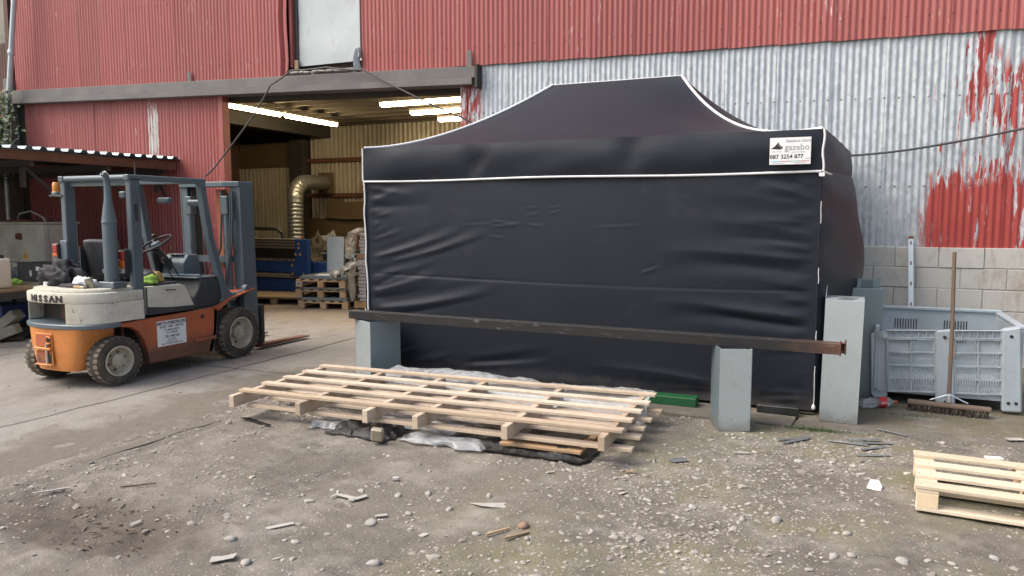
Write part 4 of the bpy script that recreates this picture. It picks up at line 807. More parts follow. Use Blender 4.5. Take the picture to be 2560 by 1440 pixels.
# overhead guard
gd = bpy.data.objects.new('overhead_guard', None); COL.objects.link(gd); gd.parent = FT; gd['label'] = 'slate grey welded guard of box section'
for s in (1, -1):
    P(MB().bb(s*.485-.035, s*.485+.035, .22, .34, .62 if s > 0 else .97, 2.06), 'rear_post', M_slate, gd, bevel=.008)
    P(MB().prism([(1.12, 2.06), (1.20, 2.06), (1.30, 1.42), (1.40, 1.02), (1.63, .70), (1.42, .70), (1.24, 1.30)] if False else [(1.115, 2.05), (1.195, 2.05), (1.29, 1.46), (1.46, .86), (1.60, .72), (1.60, .685), (1.40, .685), (1.37, .88), (1.21, 1.44)], s*.485-.04, s*.485+.04, 'x'), 'front_pillar', M_slate, gd, bevel=.006)
    P(MB().bb(s*.485-.035, s*.485+.035, .20, 1.21, 2.035, 2.095), 'side_rail', M_slate, gd, bevel=.008)
P(MB().tube([(-.45, .24, 2.065), (.45, .24, 2.065)], .032, 12), 'rear_rail', M_slate, gd, smooth=40); P(MB().bb(-.45, .45, .27, .33, 1.99, 2.03), 'rear_crossbar', M_slate, gd); P(MB().bb(-.45, .45, 1.12, 1.2, 2.04, 2.09), 'front_crossbar', M_slate, gd, bevel=.006)
for k in range(6): P(MB().bb(-.45, .45, .40+k*.125, .425+k*.125, 2.06, 2.082), 'guard_bar', M_slate, gd)
P(MB().prism([(.255, 1.70), (.30, 1.70), (.30, 1.80), (.255, 1.80)], .5205, .524, 'x'), 'vent_plate', M_slate_d, gd)
for k in range(6): P(MB().bb(.522, .530, .252, .308, 1.84+k*.022, 1.852+k*.022), 'vent_louvre', M_slate, gd)
P(MB().bb(.522, .528, .262, .298, 1.63, 1.74), 'slot', M_darksteel, gd); P(MB().tube([(.5, .30, 2.09), (.47, .33, 2.22), (.44, .36, 2.09)], .006, 5), 'aerial_bracket', M_darksteel, gd)
P(MB().prism([(.4, 1.35), (.47, 1.35), (.56, 1.0), (.4, 1.0)], -.52, -.50, 'x'), 'side_guard', M_slate_d, gd)
for (x, y, z) in ((.526, 1.245, 1.46), (.526, 1.53, .74), (.526, 1.43, .74), (.526, 1.40, .95), (.526, .28, .72), (.526, .28, 1.5)): P(MB().lathe([(0, .009), (.011, .008), (.012, 0)], 'x', (x, y, z), 6), 'bolt', M_slate, gd)
# exhaust stack on the counterweight
ex = bpy.data.objects.new('exhaust_stack', None); COL.objects.link(ex); ex.parent = FT
P(MB().tube([(.40, .06, 1.01), (.40, .06, 1.05), (.40, .06, 1.62), (.40, .06, 1.66), (.40, .06, 1.84), (.40, .06, 1.98), (.40, .05, 2.07), (.40, .02, 2.10)], [.060, .066, .066, .064, .036, .031, .031, .033], 18), 'silencer', M_slate, ex, smooth=40)
P(MB().lathe([(.068, 1.60), (.071, 1.605), (.071, 1.63), (.068, 1.635)], 'z', (.40, .06, 0), 18), 'weld_band', M_slate, ex, smooth=40); P(MB().bb(.30, .52, -.02, .14, .97, 1.03), 'exhaust_base', M_slate, ex, bevel=.008); P(MB().lathe([(.012, 0), (.031, .005)], 'z', (.40, .015, 2.098), 14), 'outlet', M_rust, ex)
# lights and beacon
def cluster(x, y, z, par=FT):
    t = bpy.data.objects.new('rear_light', None); COL.objects.link(t); t.parent = par; t.location = (x, y, z)
    P(MB().bb(-.045, .045, 0, .05, -.12, .12), 'light_housing', M_black, t, bevel=.006)
    for n_, z0, z1, mm in (('brake_lens', .02, .11, M_redlens), ('indicator_lens', -.06, .018, M_orglens), ('reverse_lens', -.11, -.062, M_clear)): P(MB().bb(-.038, .038, -.014, .002, z0, z1), n_, mm, t, bevel=.006)
cluster(.455, .14, 1.22); cluster(-.60, .19, 1.27)
P(MB().bb(-.56, -.453, .213, .333, .975, 1.42), 'light_bracket', M_slate, bevel=.006); P(MB().bb(.44, .46, .19, .24, 1.1, 1.35), 'light_bracket', M_slate); P(MB().tube([(.46+.02*math.cos(a), .16, 1.08+.028*math.sin(a)) for a in np.linspace(.8, 6, 12)], .005, 6), 'light_wire', M_hose)
be = bpy.data.objects.new('beacon', None); COL.objects.link(be); be.parent = FT; be.location = (-.60, .24, 1.90)
P(MB().bb(-.07, .12, -.04, .05, -.012, .0), 'bracket', M_slate, be); P(MB().lathe([(.05, 0), (.05, .03), (.044, .035)], 'z', n=18), 'base', M_sheet_d, be, smooth=40); P(MB().lathe([(.042, .03), (.042, .09), (.038, .125), (.03, .135), (0, .138)], 'z', n=18), 'dome', M_amber, be, smooth=40); P(MB().tube([(.03, 0, .02), (.10, 0, .035), (.13, 0, 0), (.115, .02, -.1)], .005, 6), 'wire', M_cabw, be)
P(MB().bb(.516, .524, .355, .362, .66, .95), 'panel_gap', M_black); P(MB().tube([(.52, .60, .90), (.535, .60, .90), (.535, .72, .895), (.52, .72, .895)], .006, 6), 'cover_handle', M_slate_d); P(MB().lathe([(0, .012), (.02, .010), (.022, 0)], 'x', (.5205, 1.08, .56), 12), 'filler_cap', M_slate_d)
# head of a grille lamp and mirrors on the mast side
P(MB().box((.20, .40, 1.90), (.09, .05, .07)), 'work_lamp', M_slate, bevel=.012); P(MB().box((-.16, 1.24, 1.86), (.18, .07, .07), (0, 0, .2)), 'work_lamp', M_slate, bevel=.02); P(MB().box((.22, 1.32, 1.83), (.18, .07, .07), (0, 0, .2)), 'work_lamp', M_slate, bevel=.02)
# mast, carriage, forks
ma = bpy.data.objects.new('mast', None); COL.objects.link(ma); ma.parent = FT; ma.location = (0, 1.82, 0); ma.rotation_euler = (R(1.2), 0, 0)
for s in (1, -1):
    P(MB().bb(s*.46-.02, s*.46+.02, -.02, .20, .30, 2.06), 'outer_channel', M_slate, ma, bevel=.005); P(MB().bb(s*.40-.06, s*.40+.04, .16, .19, .30, 2.05), 'channel_flange', M_slate, ma); P(MB().bb(s*.40-.06, s*.40+.04, -.02, .008, .30, 2.05), 'channel_flange', M_slate, ma)
    P(MB().bb(s*.345-.018, s*.345+.018, .02, .15, .28, 2.02), 'inner_channel', M_rust if s > 0 else M_slate_d, ma, bevel=.004)
    P(MB().tube([(s*.29, -.045, .35), (s*.29, -.045, 1.70)], .038, 14), 'lift_cylinder', M_slate, ma, smooth=40); P(MB().lathe([(.046, 0), (.046, .05)], 'z', (s*.29, -.045, 1.30), 14), 'cylinder_clamp', M_slate, ma, smooth=40); P(MB().bb(s*.29-.05, s*.29+.05, -.09, .0, 1.70, 1.92), 'cylinder_head', M_slate, ma, bevel=.008)
    P(MB().lathe([(.05, -.012), (.055, -.012), (.045, 0), (.055, .012), (.05, .012)], 'x', (s*.20, .03, 1.92), 18), 'chain_pulley', M_slate, ma, smooth=30)
    m = MB()
    for k in range(42): m.box((s*.16, .03, .62+k*.03), (.028 if k % 2 else .018, .016, .024))
    P(m, 'lift_chain', M_slate_d, ma)['kind'] = 'stuff'
    P(MB().bb(s*.52-.02, s*.52+.02, -.04, .02, .72, .84), 'tilt_bracket', M_slate, ma, bevel=.01)
P(MB().prism([(-.30, -.09), (.30, -.09), (.48, -.03), (.49, .20), (-.49, .20), (-.48, -.03)], 2.03, 2.09, 'z'), 'top_crosshead', M_slate, ma, bevel=.006)
P(MB().bb(-.42, .42, -.03, .0, 1.12, 1.20), 'cross_tie', M_slate, ma); P(MB().bb(-.42, .42, -.03, .02, .60, .80), 'cross_tie', M_slate_d, ma, bevel=.005)
for k, x in enumerate((.36, .39, .22)): P(MB().tube([(x, -.05, 1.98), (x+.01, -.07, 1.7), (x-.02, -.08, 1.3), (x-.06*(k+1), -.09, .95), (x-.08*(k+1), -.05, .70)], .013, 8), 'hose', M_hose, ma, smooth=50)
P(MB().bb(.05, .15, .03, .12, 1.05, 2.0), 'carriage_upright', M_orange, ma, bevel=.006)
for s in (1, -1):
    P(MB().tube([(s*.50, -.44, .70), (s*.50, -.20, .765)], .032, 12), 'tilt_cylinder', M_slate, ma, smooth=40); P(MB().tube([(s*.50, -.22, .76), (s*.52, -.05, .80)], .018, 10), 'tilt_rod', M_chrome, ma, smooth=40); P(MB().lathe([(.0, -.03), (.055, -.03), (.055, .03), (0, .03)], 'x', (s*.52, -.02, .81), 16), 'tilt_pin', M_slate, ma, smooth=40)
ca = bpy.data.objects.new('fork_carriage', None); COL.objects.link(ca); ca.parent = FT; ca.location = (0, 2.05, 0)
for z in (.10, .46): P(MB().bb(-.48, .48, .0, .06, z, z+.10), 'carriage_bar', M_slate_d, ca, bevel=.006)
for x in (-.46, -.1, .1, .46): P(MB().bb(x-.03, x+.03, .005, .05, .15, .58), 'carriage_plate', M_slate_d, ca)
for s in (1, -1):
    P(MB().prism([(.06, .03), (.10, .03), (1.0, .035), (1.0, .05), (.10, .075), (.10, .50), (.06, .50)], s*.36-.06, s*.36+.06, 'x'), 'fork', M_rust, ca, bevel=.004)
# hire firm's sticker on the side plate
stk = P(MB().bb(.5205, .523, .465, .845, .305, .575), 'sticker', M_white); stk['label'] = 'scuffed white hire sticker lettered in black'
RS = (R(90), 0, R(90))
for body, z, sz, b in (('SMYTH FORKTRUCKS', .548, .042, .0018), ('SALES - HIRE - SERVICE', .508, .034, .0005), ('ST. MARGARETS', .473, .03, .0004), ('CO. DUBLIN', .443, .03, .0004), ('TEL: 8402100', .402, .037, .0006), ('FAX: 8402134', .370, .018, .0002), ('MOBILE: 087 254 77', .348, .018, .0002), ('EMAIL: SMYTHFORKTRUCKS@EIRCOM.NET', .326, .0155, .0002)):
    text('lettering', body, sz, M_ink, stk, (.5236, .655, z), RS, bold=b, extrude=.0004, sx=.92)
P(MB().bb(.5232, .5238, .475, .835, .526, .528), 'ruled_line', M_ink, stk)
# things left lying on the truck
def blob(name, label, cat, loc, sc, mat, seed, amp=.35, f=1.6, sub=3, rot=0):
    bm = bmesh.new(); bmesh.ops.create_icosphere(bm, subdivisions=sub, radius=1)
    for v in bm.verts:
        c = v.co.copy(); v.co *= 1+amp*mnoise.noise(c*f+Vector((seed*3.1, 0, 0)))+amp*.5*mnoise.noise(c*f*2.7+Vector((0, seed, 0)))+amp*.25*mnoise.noise(c*f*6)
        if v.co.z < -.55: v.co.z = -.55
        v.co = Vector((v.co.x*sc[0], v.co.y*sc[1], (v.co.z+.55)*sc[2]))
    me = bpy.data.meshes.new(name); bm.to_mesh(me); bm.free(); me.materials.append(mat); me.shade_smooth()
    return tag(place(name, me, None, loc, (0, 0, rot)), label, cat)
bx, by0 = -7.07, 5.19
blob('crumpled_coat', 'crumpled black coat dumped behind the forklift seat', 'coat', (bx-.33, by0+.06, .965), (.25, .15, .16), M_cloth_b, 3, .6, 2.2, 4)
blob('white_rag', 'white rag lying beside the forklift exhaust stack', 'rag', (bx+.10, by0-.02, .965), (.15, .08, .07), M_cloth_w, 8, .5, 2)
blob('bag_strap', 'dark folded strap under the white rag on the counterweight', 'strap', (bx+.05, by0-.10, .965), (.22, .05, .03), M_cloth_b, 5, .3, 2)
t = thing('tin_can', 'dirty open tin can leaning by the exhaust base', 'can', (bx+.26, by0-.06, .968), 0, None, (R(10), R(-15), 0)); MB().lathe([(0, 0), (.036, 0), (.038, .003), (.038, .095), (.040, .1), (.036, .1), (.034, .01)], 'z', n=20).build('can_body', M_alu, t, smooth=40); MB().lathe([(.0385, .05), (.040, .055), (.0385, .06)], 'z', n=20).build('can_rib', M_alu, t, smooth=40)
t = thing('paint_brush', 'stubby wooden handle lying in front of the tin can', 'brush', (bx+.21, by0-.14, .98)); MB().tube([(-.09, 0, 0), (.03, -.01, 0)], .018, 10).build('handle', M_oldwood, t, smooth=40); MB().box((.055, -.012, 0), (.05, .045, .03)).build('ferrule', M_alu, t, bevel=.006)
t = thing('tape_roll', 'white roll of tape on the counterweight edge', 'tape', (bx-.44, by0-.02, .966)); MB().lathe([(.028, 0), (.045, 0), (.045, .04), (.028, .04), (.028, 0)], 'z', n=20).build('roll', M_white, t, smooth=30); MB().lathe([(.024, .001), (.0275, .001), (.0275, .039), (.024, .039), (.024, .001)], 'z', n=20).build('core', M_card, t, smooth=30)
blob('green_glove', 'green and yellow work glove on the engine cover', 'glove', (bx+.42, by0+.50, .972), (.075, .06, .06), M_glove, 12, .6, 2.2)
blob('tan_glove', 'tan leather glove behind the green glove on the truck', 'glove', (bx+.30, by0+.66, .972), (.09, .07, .08), M_glovey, 15, .6, 2.2)
blob('cloth_bundle', 'dark cloth bundle beside the forklift seat', 'bundle', (bx+.28, by0+.56, .972), (.12, .1, .09), M_seat, 18, .3, 1.5)
# ------------------------------------------------------------------ sheet metal boxes and the steel channels in front of the gazebo
def open_column(name, label, loc, rz, w, d, h, mats, tk=.004):
    t = thing(name, label, 'metal box', loc, rz)
    for nm, b, mm in (('front_panel', (0, w, -tk, 0), mats[0]), ('left_panel', (-tk, 0, -tk, d), mats[1]), ('right_panel', (w, w+tk, -tk, d), mats[1]), ('back_panel', (0, w, d-tk, d), mats[0])):  # side panels get the dark sheet: their shade is put into the colour
        MB().bb(b[0], b[1], b[2], b[3], .004, h).build(nm, mm, t, bevel=.0012)
    for y in (.001, d-.022): MB().bb(.001, w-.001, y, y+.016, h-.006, h-.003).build('folded_rim', mats[1], t)
    MB().bb(.001, .016, .02, d-.03, h-.008, h-.005).build('folded_rim', mats[1], t); return t
open_column('sheet_metal_column', 'grey sheet metal box column under the channel by the doorway', (-4.56, 6.38, 0), math.atan2(-.16, .29), .33, .335, .625, (M_sheet, M_sheet_d))
open_column('sheet_metal_column', 'pale sheet metal box column holding the rusty end of the channels', (-.84, 5.94, dirt_h(-.84, 5.94)), math.atan2(.08, .23), .243, .32, .655, (M_sheet, M_sheet_d))
def channel(name, label, off, flip, rust):
    a = Vector((-4.60, 6.39, .675)); b = Vector((.02, 6.10, .690)); L = (b-a).length; rz = math.atan2(b.y-a.y, b.x-a.x)
    t = thing(name, label, 'steel channel', a, 0, None, (0, -math.atan2(b.z-a.z, L), rz)); s = -1 if flip else 1
    sec = [(off, -.040), (off+s*.056, -.040), (off+s*.056, -.032), (off+s*.009, -.028), (off+s*.009, .028), (off+s*.056, .032), (off+s*.056, .040), (off, .040)]
    MB().prism(sec, 0, L+rust, 'x').build('channel_section', M_rustblk, t, bevel=.0015)
    MB().bb(L+rust-.006, L+rust+.003, off-.004 if s > 0 else off-.05, off+.05 if s > 0 else off+.004, -.05, .062).build('end_burr', M_rust, t, bevel=.003); return t
m = NT('channel_black_to_rust'); x = m.sep(m.n('ShaderNodeTexCoord').outputs['Object'])[0]; nn = m.noise(9, 6, .7, m.scale(m.coord(), (.6, 2, 2)))
k = m.step(m.math('MULTIPLY_ADD', nn, 1.2, x), 4.75, 5.3); cc = m.mix(k, (.016, .016, .017), m.mix(m.noise(30, 4, .6), (.14, .068, .045), (.075, .04, .03))); cc = m.mix(m.math('MULTIPLY', m.step(nn, .60, .7), .45), cc, (.24, .23, .21)); m.bump(nn, .3, .004); M_rustblk = m.out(cc, .48, .1)
channel('steel_channel', 'front black steel channel, rusty at its free end, on two box columns', -.065, False, 0); channel('steel_channel', 'rear black steel channel against the gazebo wall, behind its twin', .062, True, .03)
# tall open cabinet carcass beside the gazebo
tb = thing('vented_metal_box', 'tall galvanised metal box with three slots in its top', 'metal box', (-.12, 6.57, 0), R(-2), None, (0, R(.9), R(-1))); w, d, h = .285, .42, 1.0
MB().bb(0, w, -.003, 0, .004, h).build('front_panel', M_sheet, tb, bevel=.001); MB().bb(-.003, 0, -.003, d, .004, h).build('left_panel', M_sheet, tb, bevel=.001); MB().bb(0, w, d-.003, d, .004, h).build('back_panel', M_sheet_d, tb, bevel=.001)
MB().bb(-.002, w-.03, d*.62, d*.62+.003, .5, h+.11).build('rear_upstand', M_sheet, tb, bevel=.001) if False else MB().prism([(d*.18, h), (d*.40, h+.04), (d*.62, h+.105), (d*.62, h-.1), (d*.18, h-.1)], -.006, -.0035, 'x').build('side_upstand', M_sheet, tb)
tp = MB().bb(-.003, w+.001, -.0035, d, h+.0005, h+.0035).build('top_panel', M_sheet, tb, bevel=.001)
for k in range(3): MB().prism([(.075+.018*k+.13*a_, .10+.075*k+b_) for a_, b_ in ((0, 0), (.12, -.012), (.5, -.016), (.88, -.012), (1, 0), (.88, .012), (.5, .016), (.12, .012))], h+.0036, h+.0050, 'z').build('vent_slot', M_black, tp)
MB().bb(w-.003, w, 0, .03, .02, h).build('front_flange', M_sheet_d, tb); MB().bb(w-.003, w+.001, d-.05, d, .02, h).build('rear_flange', M_sheet, tb); MB().bb(0, w, 0, d, .004, .007).build('floor_panel', M_sheet_d, tb)  # dark sheet on back, floor and front flange paints the shaded open side
for x in (.19, .26): MB().lathe([(.006, 0), (.006, -.004), (0, -.005)], 'y', (x-.05, -.003, .035), 10).build('screw', M_chrome, tb)
mb2 = thing('steel_cabinet_panel', 'dark blue-grey metal panel with slots standing behind the tall box', 'metal panel', (-.02, 7.55, 0), R(2)); MB().bb(0, .38, 0, .16, .004, 1.02).build('carcass', M_sheet_d, mb2, bevel=.003); MB().bb(.02, .36, .165, .169, .9, 1.10).build('rear_panel', M_sheet_d, mb2)
for k in range(4): MB().bb(.20, .30, .1625, .1645, 1.02+k*.018, 1.027+k*.018).build('slot', M_black, mb2)
# ------------------------------------------------------------------ broken plastic pallet box
cr = thing('plastic_pallet_box', 'broken grey slotted plastic pallet box against the block wall', 'crate', (.30, 7.45, 0)); W, D, Hh = 1.14, 1.15, .72
fp = bpy.data.objects.new('front_wall', None); COL.objects.link(fp); fp.parent = cr; fp['label'] = 'cracked front wall hanging lower at its torn end'; fp.rotation_euler = (0, R(-3.2), 0); fp.location = (0, 0, -.02)
def cells(x0, x1, z0, z1, nx, nz_, blank, par, y=0, nslot=8, tk=.02, back=False):
    cw_, ch_ = (x1-x0)/nx, (z1-z0)/nz_; m = MB()
    for i in range(nx):
        for j in range(nz_):
            a, b, c, e = x0+i*cw_+.008, x0+(i+1)*cw_-.008, z0+j*ch_+.008, z0+(j+1)*ch_-.008
            if (i, j) in blank: m.bb(a-.004, b+.004, y+.012, y+.018, c-.004, e+.004); continue
            sw_ = (b-a)/nslot
            for k in range(nslot+1): m.bb(a+k*sw_-sw_*.21, a+k*sw_+sw_*.21, y+.010, y+.018, c, e)
            m.bb(a-.006, b+.006, y+.011, y+.017, (c+e)/2-.012, (c+e)/2+.012)
    o = m.build('slotted_panel', M_crate, par); o['kind'] = 'stuff'
    for i in range(nx+1): MB().bb(x0+i*cw_-.007, x0+i*cw_+.007, y-.012, y+.02, z0-.01, z1).build('vertical_rib', M_crate, par, bevel=.002)
    for j in range(nz_+1):
        g = []; 
        MB().add(*wavy_rib(x0, x1, z0+j*ch_, y)).build('horizontal_rib', M_crate, par)
def wavy_rib(x0, x1, z, y):
    n = 16; v = []; 
    for i in range(n+1):
        x = x0+(x1-x0)*i/n; dz = .006*nz(x, z, 9, 3); dy = -.018+.010*nz(x, z, 14, 5)
        v += [(x, y+dy, z-.006+dz), (x, y+dy, z+.006+dz), (x, y+.018, z+.006), (x, y+.018, z-.006)]
    f = [(4*i+k, 4*i+(k+1) % 4, 4*i+4+(k+1) % 4, 4*i+4+k) for i in range(n) for k in range(4)]; return v, f
cells(.135, .50, .13, .60, 2, 4, {(0, 3)}, fp); cells(.66, 1.00, .13, .60, 2, 4, {(1, 3)}, fp)
for a, b in ((.12, .52), (.64, 1.01)):
    MB().bb(a, b, -.022, .018, .672, .68).build('top_rim', M_crate, fp, bevel=.003); MB().bb(a, b, -.022, .018, .607, .614).build('top_rim', M_crate, fp, bevel=.002)
    for k in range(7): MB().bb(a+.012+k*(b-a-.03)/6, a+.018+k*(b-a-.03)/6, -.018, .012, .614, .672).build('rim_web', M_crate, fp)
    MB().bb(a, b, .010, .018, .61, .675).build('rim_back', M_crate, fp)
MB().prism([(.505, 0), (.655, 0), (.652, .69), (.508, .675)], -.026, .03, 'y').build('corner_post', M_crate, fp, bevel=.012)
MB().prism([(1.0, -.02), (1.145, -.02), (1.142, .715), (1.0, .69)], -.03, .06, 'y').build('corner_post', M_crate, fp, bevel=.014)
MB().prism([(-.005, .08), (.05, .02), (.13, .07), (.128, .22), (.118, .4), (.130, .60), (.10, .655), (.0, .64)], .03, .07, 'y').build('torn_corner', M_crate, fp, bevel=.008)
for x, z in ((.58, .62), (1.07, .63), (1.045, .06), (1.10, .06), (.58, .05)): MB().lathe([(0, -.034), (.014, -.034), (.014, -.02)], 'y', (x, -.0 if x < .6 else 0, z), 12).build('plug', M_black, fp)
MB().prism([(.60, .40), (.655, .46), (.65, .60), (.60, .62), (.625, .52), (.60, .45)], -.0285, -.0265, 'y').build('mud_stain', M_oldwood, fp)
MB().bb(0, .04, .02, D-.02, .10, .70).build('side_wall', M_crate, cr, bevel=.01); MB().bb(W-.045, W, .06, D, .10, .72).build('side_wall', M_crate, cr, bevel=.012); MB().bb(.02, W-.02, .02, D, .10, .13).build('floor', M_crate, cr)
MB().bb(.0, W, D-.03, D, .10, .74).build('back_wall', M_crate, cr, bevel=.008); MB().bb(-.01, W+.01, D-.05, D+.02, .735, .765).build('back_rim', M_crate, cr, bevel=.006); MB().bb(W-.05, W+.015, .06, D-.05, .722, .75).build('side_rim', M_crate, cr, bevel=.006); MB().bb(-.02, .05, .3, D-.05, .71, .74).build('side_rim', M_crate, cr, bevel=.006)
for x0 in (.22, .66):
    for i in range(9):
        for j in range(2): MB().bb(x0+i*.024, x0+i*.024+.010, D-.0325, D-.0305, .42+j*.12, .52+j*.12).build('slot', M_black, cr)
for x, y in ((.05, .1), (.05, 1.0), (1.03, 1.0), (.56, 1.0)): MB().bb(x-.04, x+.06, y-.05, y+.06, 0, .11).build('foot', M_crate, cr, bevel=.01)
m = MB().grid(np.array([[(-.01+.022*i, -.02-.025*math.sin(i*.9)*j/3, .60+.018*j+.014*math.sin(i*2.7+j)+.012*(i % 2)*(j == 3)) for i in range(6)] for j in range(4)])); m.build('torn_flap', M_crate, cr, smooth=60)
# ------------------------------------------------------------------ broom, slotted strip, bottle
br = thing('yard_broom', 'long-handled yard broom standing upright in front of the pallet box', 'broom', (.88, 7.24, 0), R(-6))
MB().box((0, 0, .075), (.62, .07, .036)).build('head', M_oldwood_z, br, bevel=.012, segs=2)
bv = MB()
for k in range(150):
    x = random.uniform(-.30, .31); y = random.uniform(-.035, .035); l = random.uniform(.055, .066); bv.bar((x, y, .06), (x+random.uniform(-.02, .02), y*1.4+random.uniform(-.01, .01), max(.003, .06-l+.002)), .007, .006)
bo = bv.build('bristles', M_bristle, br); bo['kind'] = 'stuff'
MB().tube([(.0, 0, .06), (-.005, .01, .7), (-.02, .03, 1.38)], [.017, .0165, .0155], 12).build('handle', M_oldwood_z, br, smooth=40)
MB().tube([(-.14, 0, .108), (-.10, 0, .125), (-.02, -.015, .165), (.02, -.015, .165), (.10, 0, .125), (.14, 0, .108)], .006, 6).build('brace_wire', M_sheet, br, smooth=50); MB().lathe([(.021, .10), (.024, .11), (.024, .17), (.021, .18)], 'z', n=14).build('socket', M_sheet, br, smooth=40)
ps = thing('perforated_strip', 'pale perforated metal strip leaning on the block wall', 'metal strip', (.76, 9.45, 0), 0, None, (R(-15.5), R(-1.5), 0)); MB().bb(-.026, .026, -.004, 0, 0, 1.50).build('strip', M_sheet, ps, bevel=.001); MB().bb(-.026, -.023, 0, .022, 0, 1.50).build('folded_edge', M_sheet, ps)
for k in range(6): MB().prism([(-.006, .20+k*.24), (.006, .20+k*.24), (.008, .222+k*.24), (.006, .245+k*.24), (-.006, .245+k*.24), (-.008, .222+k*.24)], -.0062, -.0045, 'y').build('slot', M_rust, ps)
MB().bb(-.027, .027, -.005, .001, 1.47, 1.502).build('rusty_end', M_rust, ps)
bt_ = thing('soda_bottle', 'crushed clear plastic bottle with red label lying by the tall box', 'bottle', (.20, 7.15, .048), math.atan2(.17, .26)); m = MB().tube([(0, 0, 0), (.01, 0, 0), (.05, .004, -.004), (.10, -.006, .002), (.16, 0, 0), (.24, 0, 0), (.27, 0, 0), (.30, 0, -.004), (.325, 0, -.006)], [.03, .044, .040, .045, .042, .046, .040, .018, .014], 18); m.build('bottle_body', M_petclear, bt_, smooth=60)
lb = MB().tube([(.165, 0, 0), (.235, 0, 0)], .0472, 20, False).build('label', M_redlabel, bt_, smooth=60); text('lettering', 'Coca-Cola', .034, M_white, lb, (.20, -.0475, .004), (R(88), R(0), 0), shear=.3, extrude=.0005, sx=.48); MB().tube([(.322, 0, -.006), (.345, 0, -.006)], .0165, 14).build('cap', M_redcap, bt_, smooth=40)
# ------------------------------------------------------------------ steel strips and litter on the ground
def strip_at(label, x, y, rz, L, wd, tilt=0, mat=M_plate, name='steel_strip', holes=True, z=0):
    t = thing(name, label, 'metal strip', (x, y, (dirt_h(x, y) if y < 6.3 else .002)+.009+z), rz, 'steel strips on the ground by the tall box', (tilt, random.uniform(-.02, .02), rz))
    MB().prism([(-L/2, -wd/2), (L/2-wd*.4, -wd/2), (L/2, wd/2), (-L/2+wd*.4, wd/2)], 0, .004, 'z').build('strip', mat, t, bevel=.0008)
    if holes:
        for s in (-1, 1): MB().lathe([(0, .0046), (.005, .0046), (.005, .003)], 'z', (s*(L/2-.035), 0, 0), 10).build('hole', M_black, t)
strip_at('upper of two crossed steel strips in front of the gazebo', -.28, 5.93, .55, .28, .035, z=.006); strip_at('lower of two crossed steel strips in front of the gazebo', -.27, 5.88, .85, .26, .035)
strip_at('bright steel strip end-on beside the crossed heap of strips', .09, 5.97, -.05, .28, .03, mat=M_sheet); strip_at('steel strip lying on top of the heap by the mossy joint', .21, 6.07, .45, .26, .035, z=.008); strip_at('steel strip at the bottom of the heap by the mossy joint', .26, 6.03, .35, .30, .035); strip_at('steel strip just below the heap, pointing at the pallet', .27, 5.93, .75, .25, .035)
strip_at('lone steel strip nearest the camera of the scattered strips', .26, 5.75, .42, .25, .035); strip_at('steel strip lying on the concrete near the broom', .41, 6.40, -.60, .25, .03)
def litter(name, label, cat, x, y, poly, mat, tk=.003, rz=0, lift=.01, rot=(0, 0)):
    o = MB().prism(poly, 0, tk, 'z').build(name, mat, None, loc=(x, y, (dirt_h(x, y) if y < 6.3 else .004)+lift), rot=(rot[0], rot[1], rz)); return tag(o, label, cat)
sq = lambda a, b: [(-a, -b), (a, -b*.95), (a*.97, b), (-a*.96, b*1.03)]
litter('steel_offcut', 'flat grey square offcut lying right of the big pallet', 'offcut', -.98, 5.08, sq(.06, .04), M_plate, rz=.7); litter('wood_chip', 'thin pale wooden chip on the dirt by the column', 'wood chip', -.60, 5.42, sq(.055, .010), M_paper, .006, .3); litter('wood_chip', 'brown wooden chip on the dirt below the square offcut', 'wood chip', -1.22, 4.72, sq(.035, .008), M_oldwood, .007, .35)
litter('white_bracket', 'small white metal bracket with a hole, by the fresh pallet', 'bracket', .24, 5.08, [(-.05, -.03), (.03, -.04), (.045, .0), (.03, .045), (-.02, .04)], M_white, .003, .2, .02, (R(35), .1)); litter('wood_splinter', 'upper of two wooden splinters under the brown stone', 'splinter', -1.62, 3.50, sq(.075, .006), M_oldwood, .008, 1.0); litter('wood_splinter', 'lower of two wooden splinters under the brown stone', 'splinter', -1.51, 3.50, sq(.075, .008), M_card, .008, .95)
litter('paper_scrap', 'crumpled white and yellow wrapper among the stones', 'wrapper', -1.82, 3.85, [(-.13, .03), (-.06, -.01), (.02, -.03), (.10, -.035), (.13, .01), (.07, .045), (-.02, .03)], M_paper, .004, .35); litter('paper_scrap', 'torn pale strip of paper bent like a boomerang', 'paper', -2.65, 3.62, [(-.12, -.05), (-.10, .03), (-.02, .01), (.04, -.005), (.08, .05), (.10, .02), (.06, -.04), (-.03, -.02), (-.085, .0)], M_paper, .004, .2, .014)
litter('tile_fragment', 'long pale speckled shard lying left of centre', 'shard', -2.76, 3.13, sq(.075, .017), M_paper, .004, .95); litter('tile_fragment', 'broken pale tile pieces at the near edge', 'shard', -2.73, 2.68, [(-.06, -.03), (.05, -.02), (.07, .03), (.0, .02), (-.05, .035)], M_paper, .004, .8); litter('tile_fragment', 'square white tile chip near the big pallet', 'shard', -2.56, 3.98, sq(.02, .018), M_paper, .012, .2); litter('tile_fragment', 'white rectangular shard among rounded stones', 'shard', -2.32, 3.45, sq(.035, .012), M_paper, .006, .7); litter('lath', 'thin pale lath lying on the concrete at the slab edge', 'lath', -4.36, 2.94, sq(.10, .007), M_paper, .008, .95, .016); litter('stick', 'thin dark stick across the dirt by the lath', 'stick', -3.95, 3.22, sq(.10, .004), M_stem, .006, .75); litter('paper_scrap', 'white paper scrap on the concrete near the frame edge', 'paper', 1.24, 6.55, sq(.06, .03), M_paper, .004, .4)
litter('paper_scrap', 'small white card on the slats of the fresh pallet', 'card', .93, 5.48, sq(.05, .025), M_white, .006, .2, .160)
cv_, cf_ = [], []
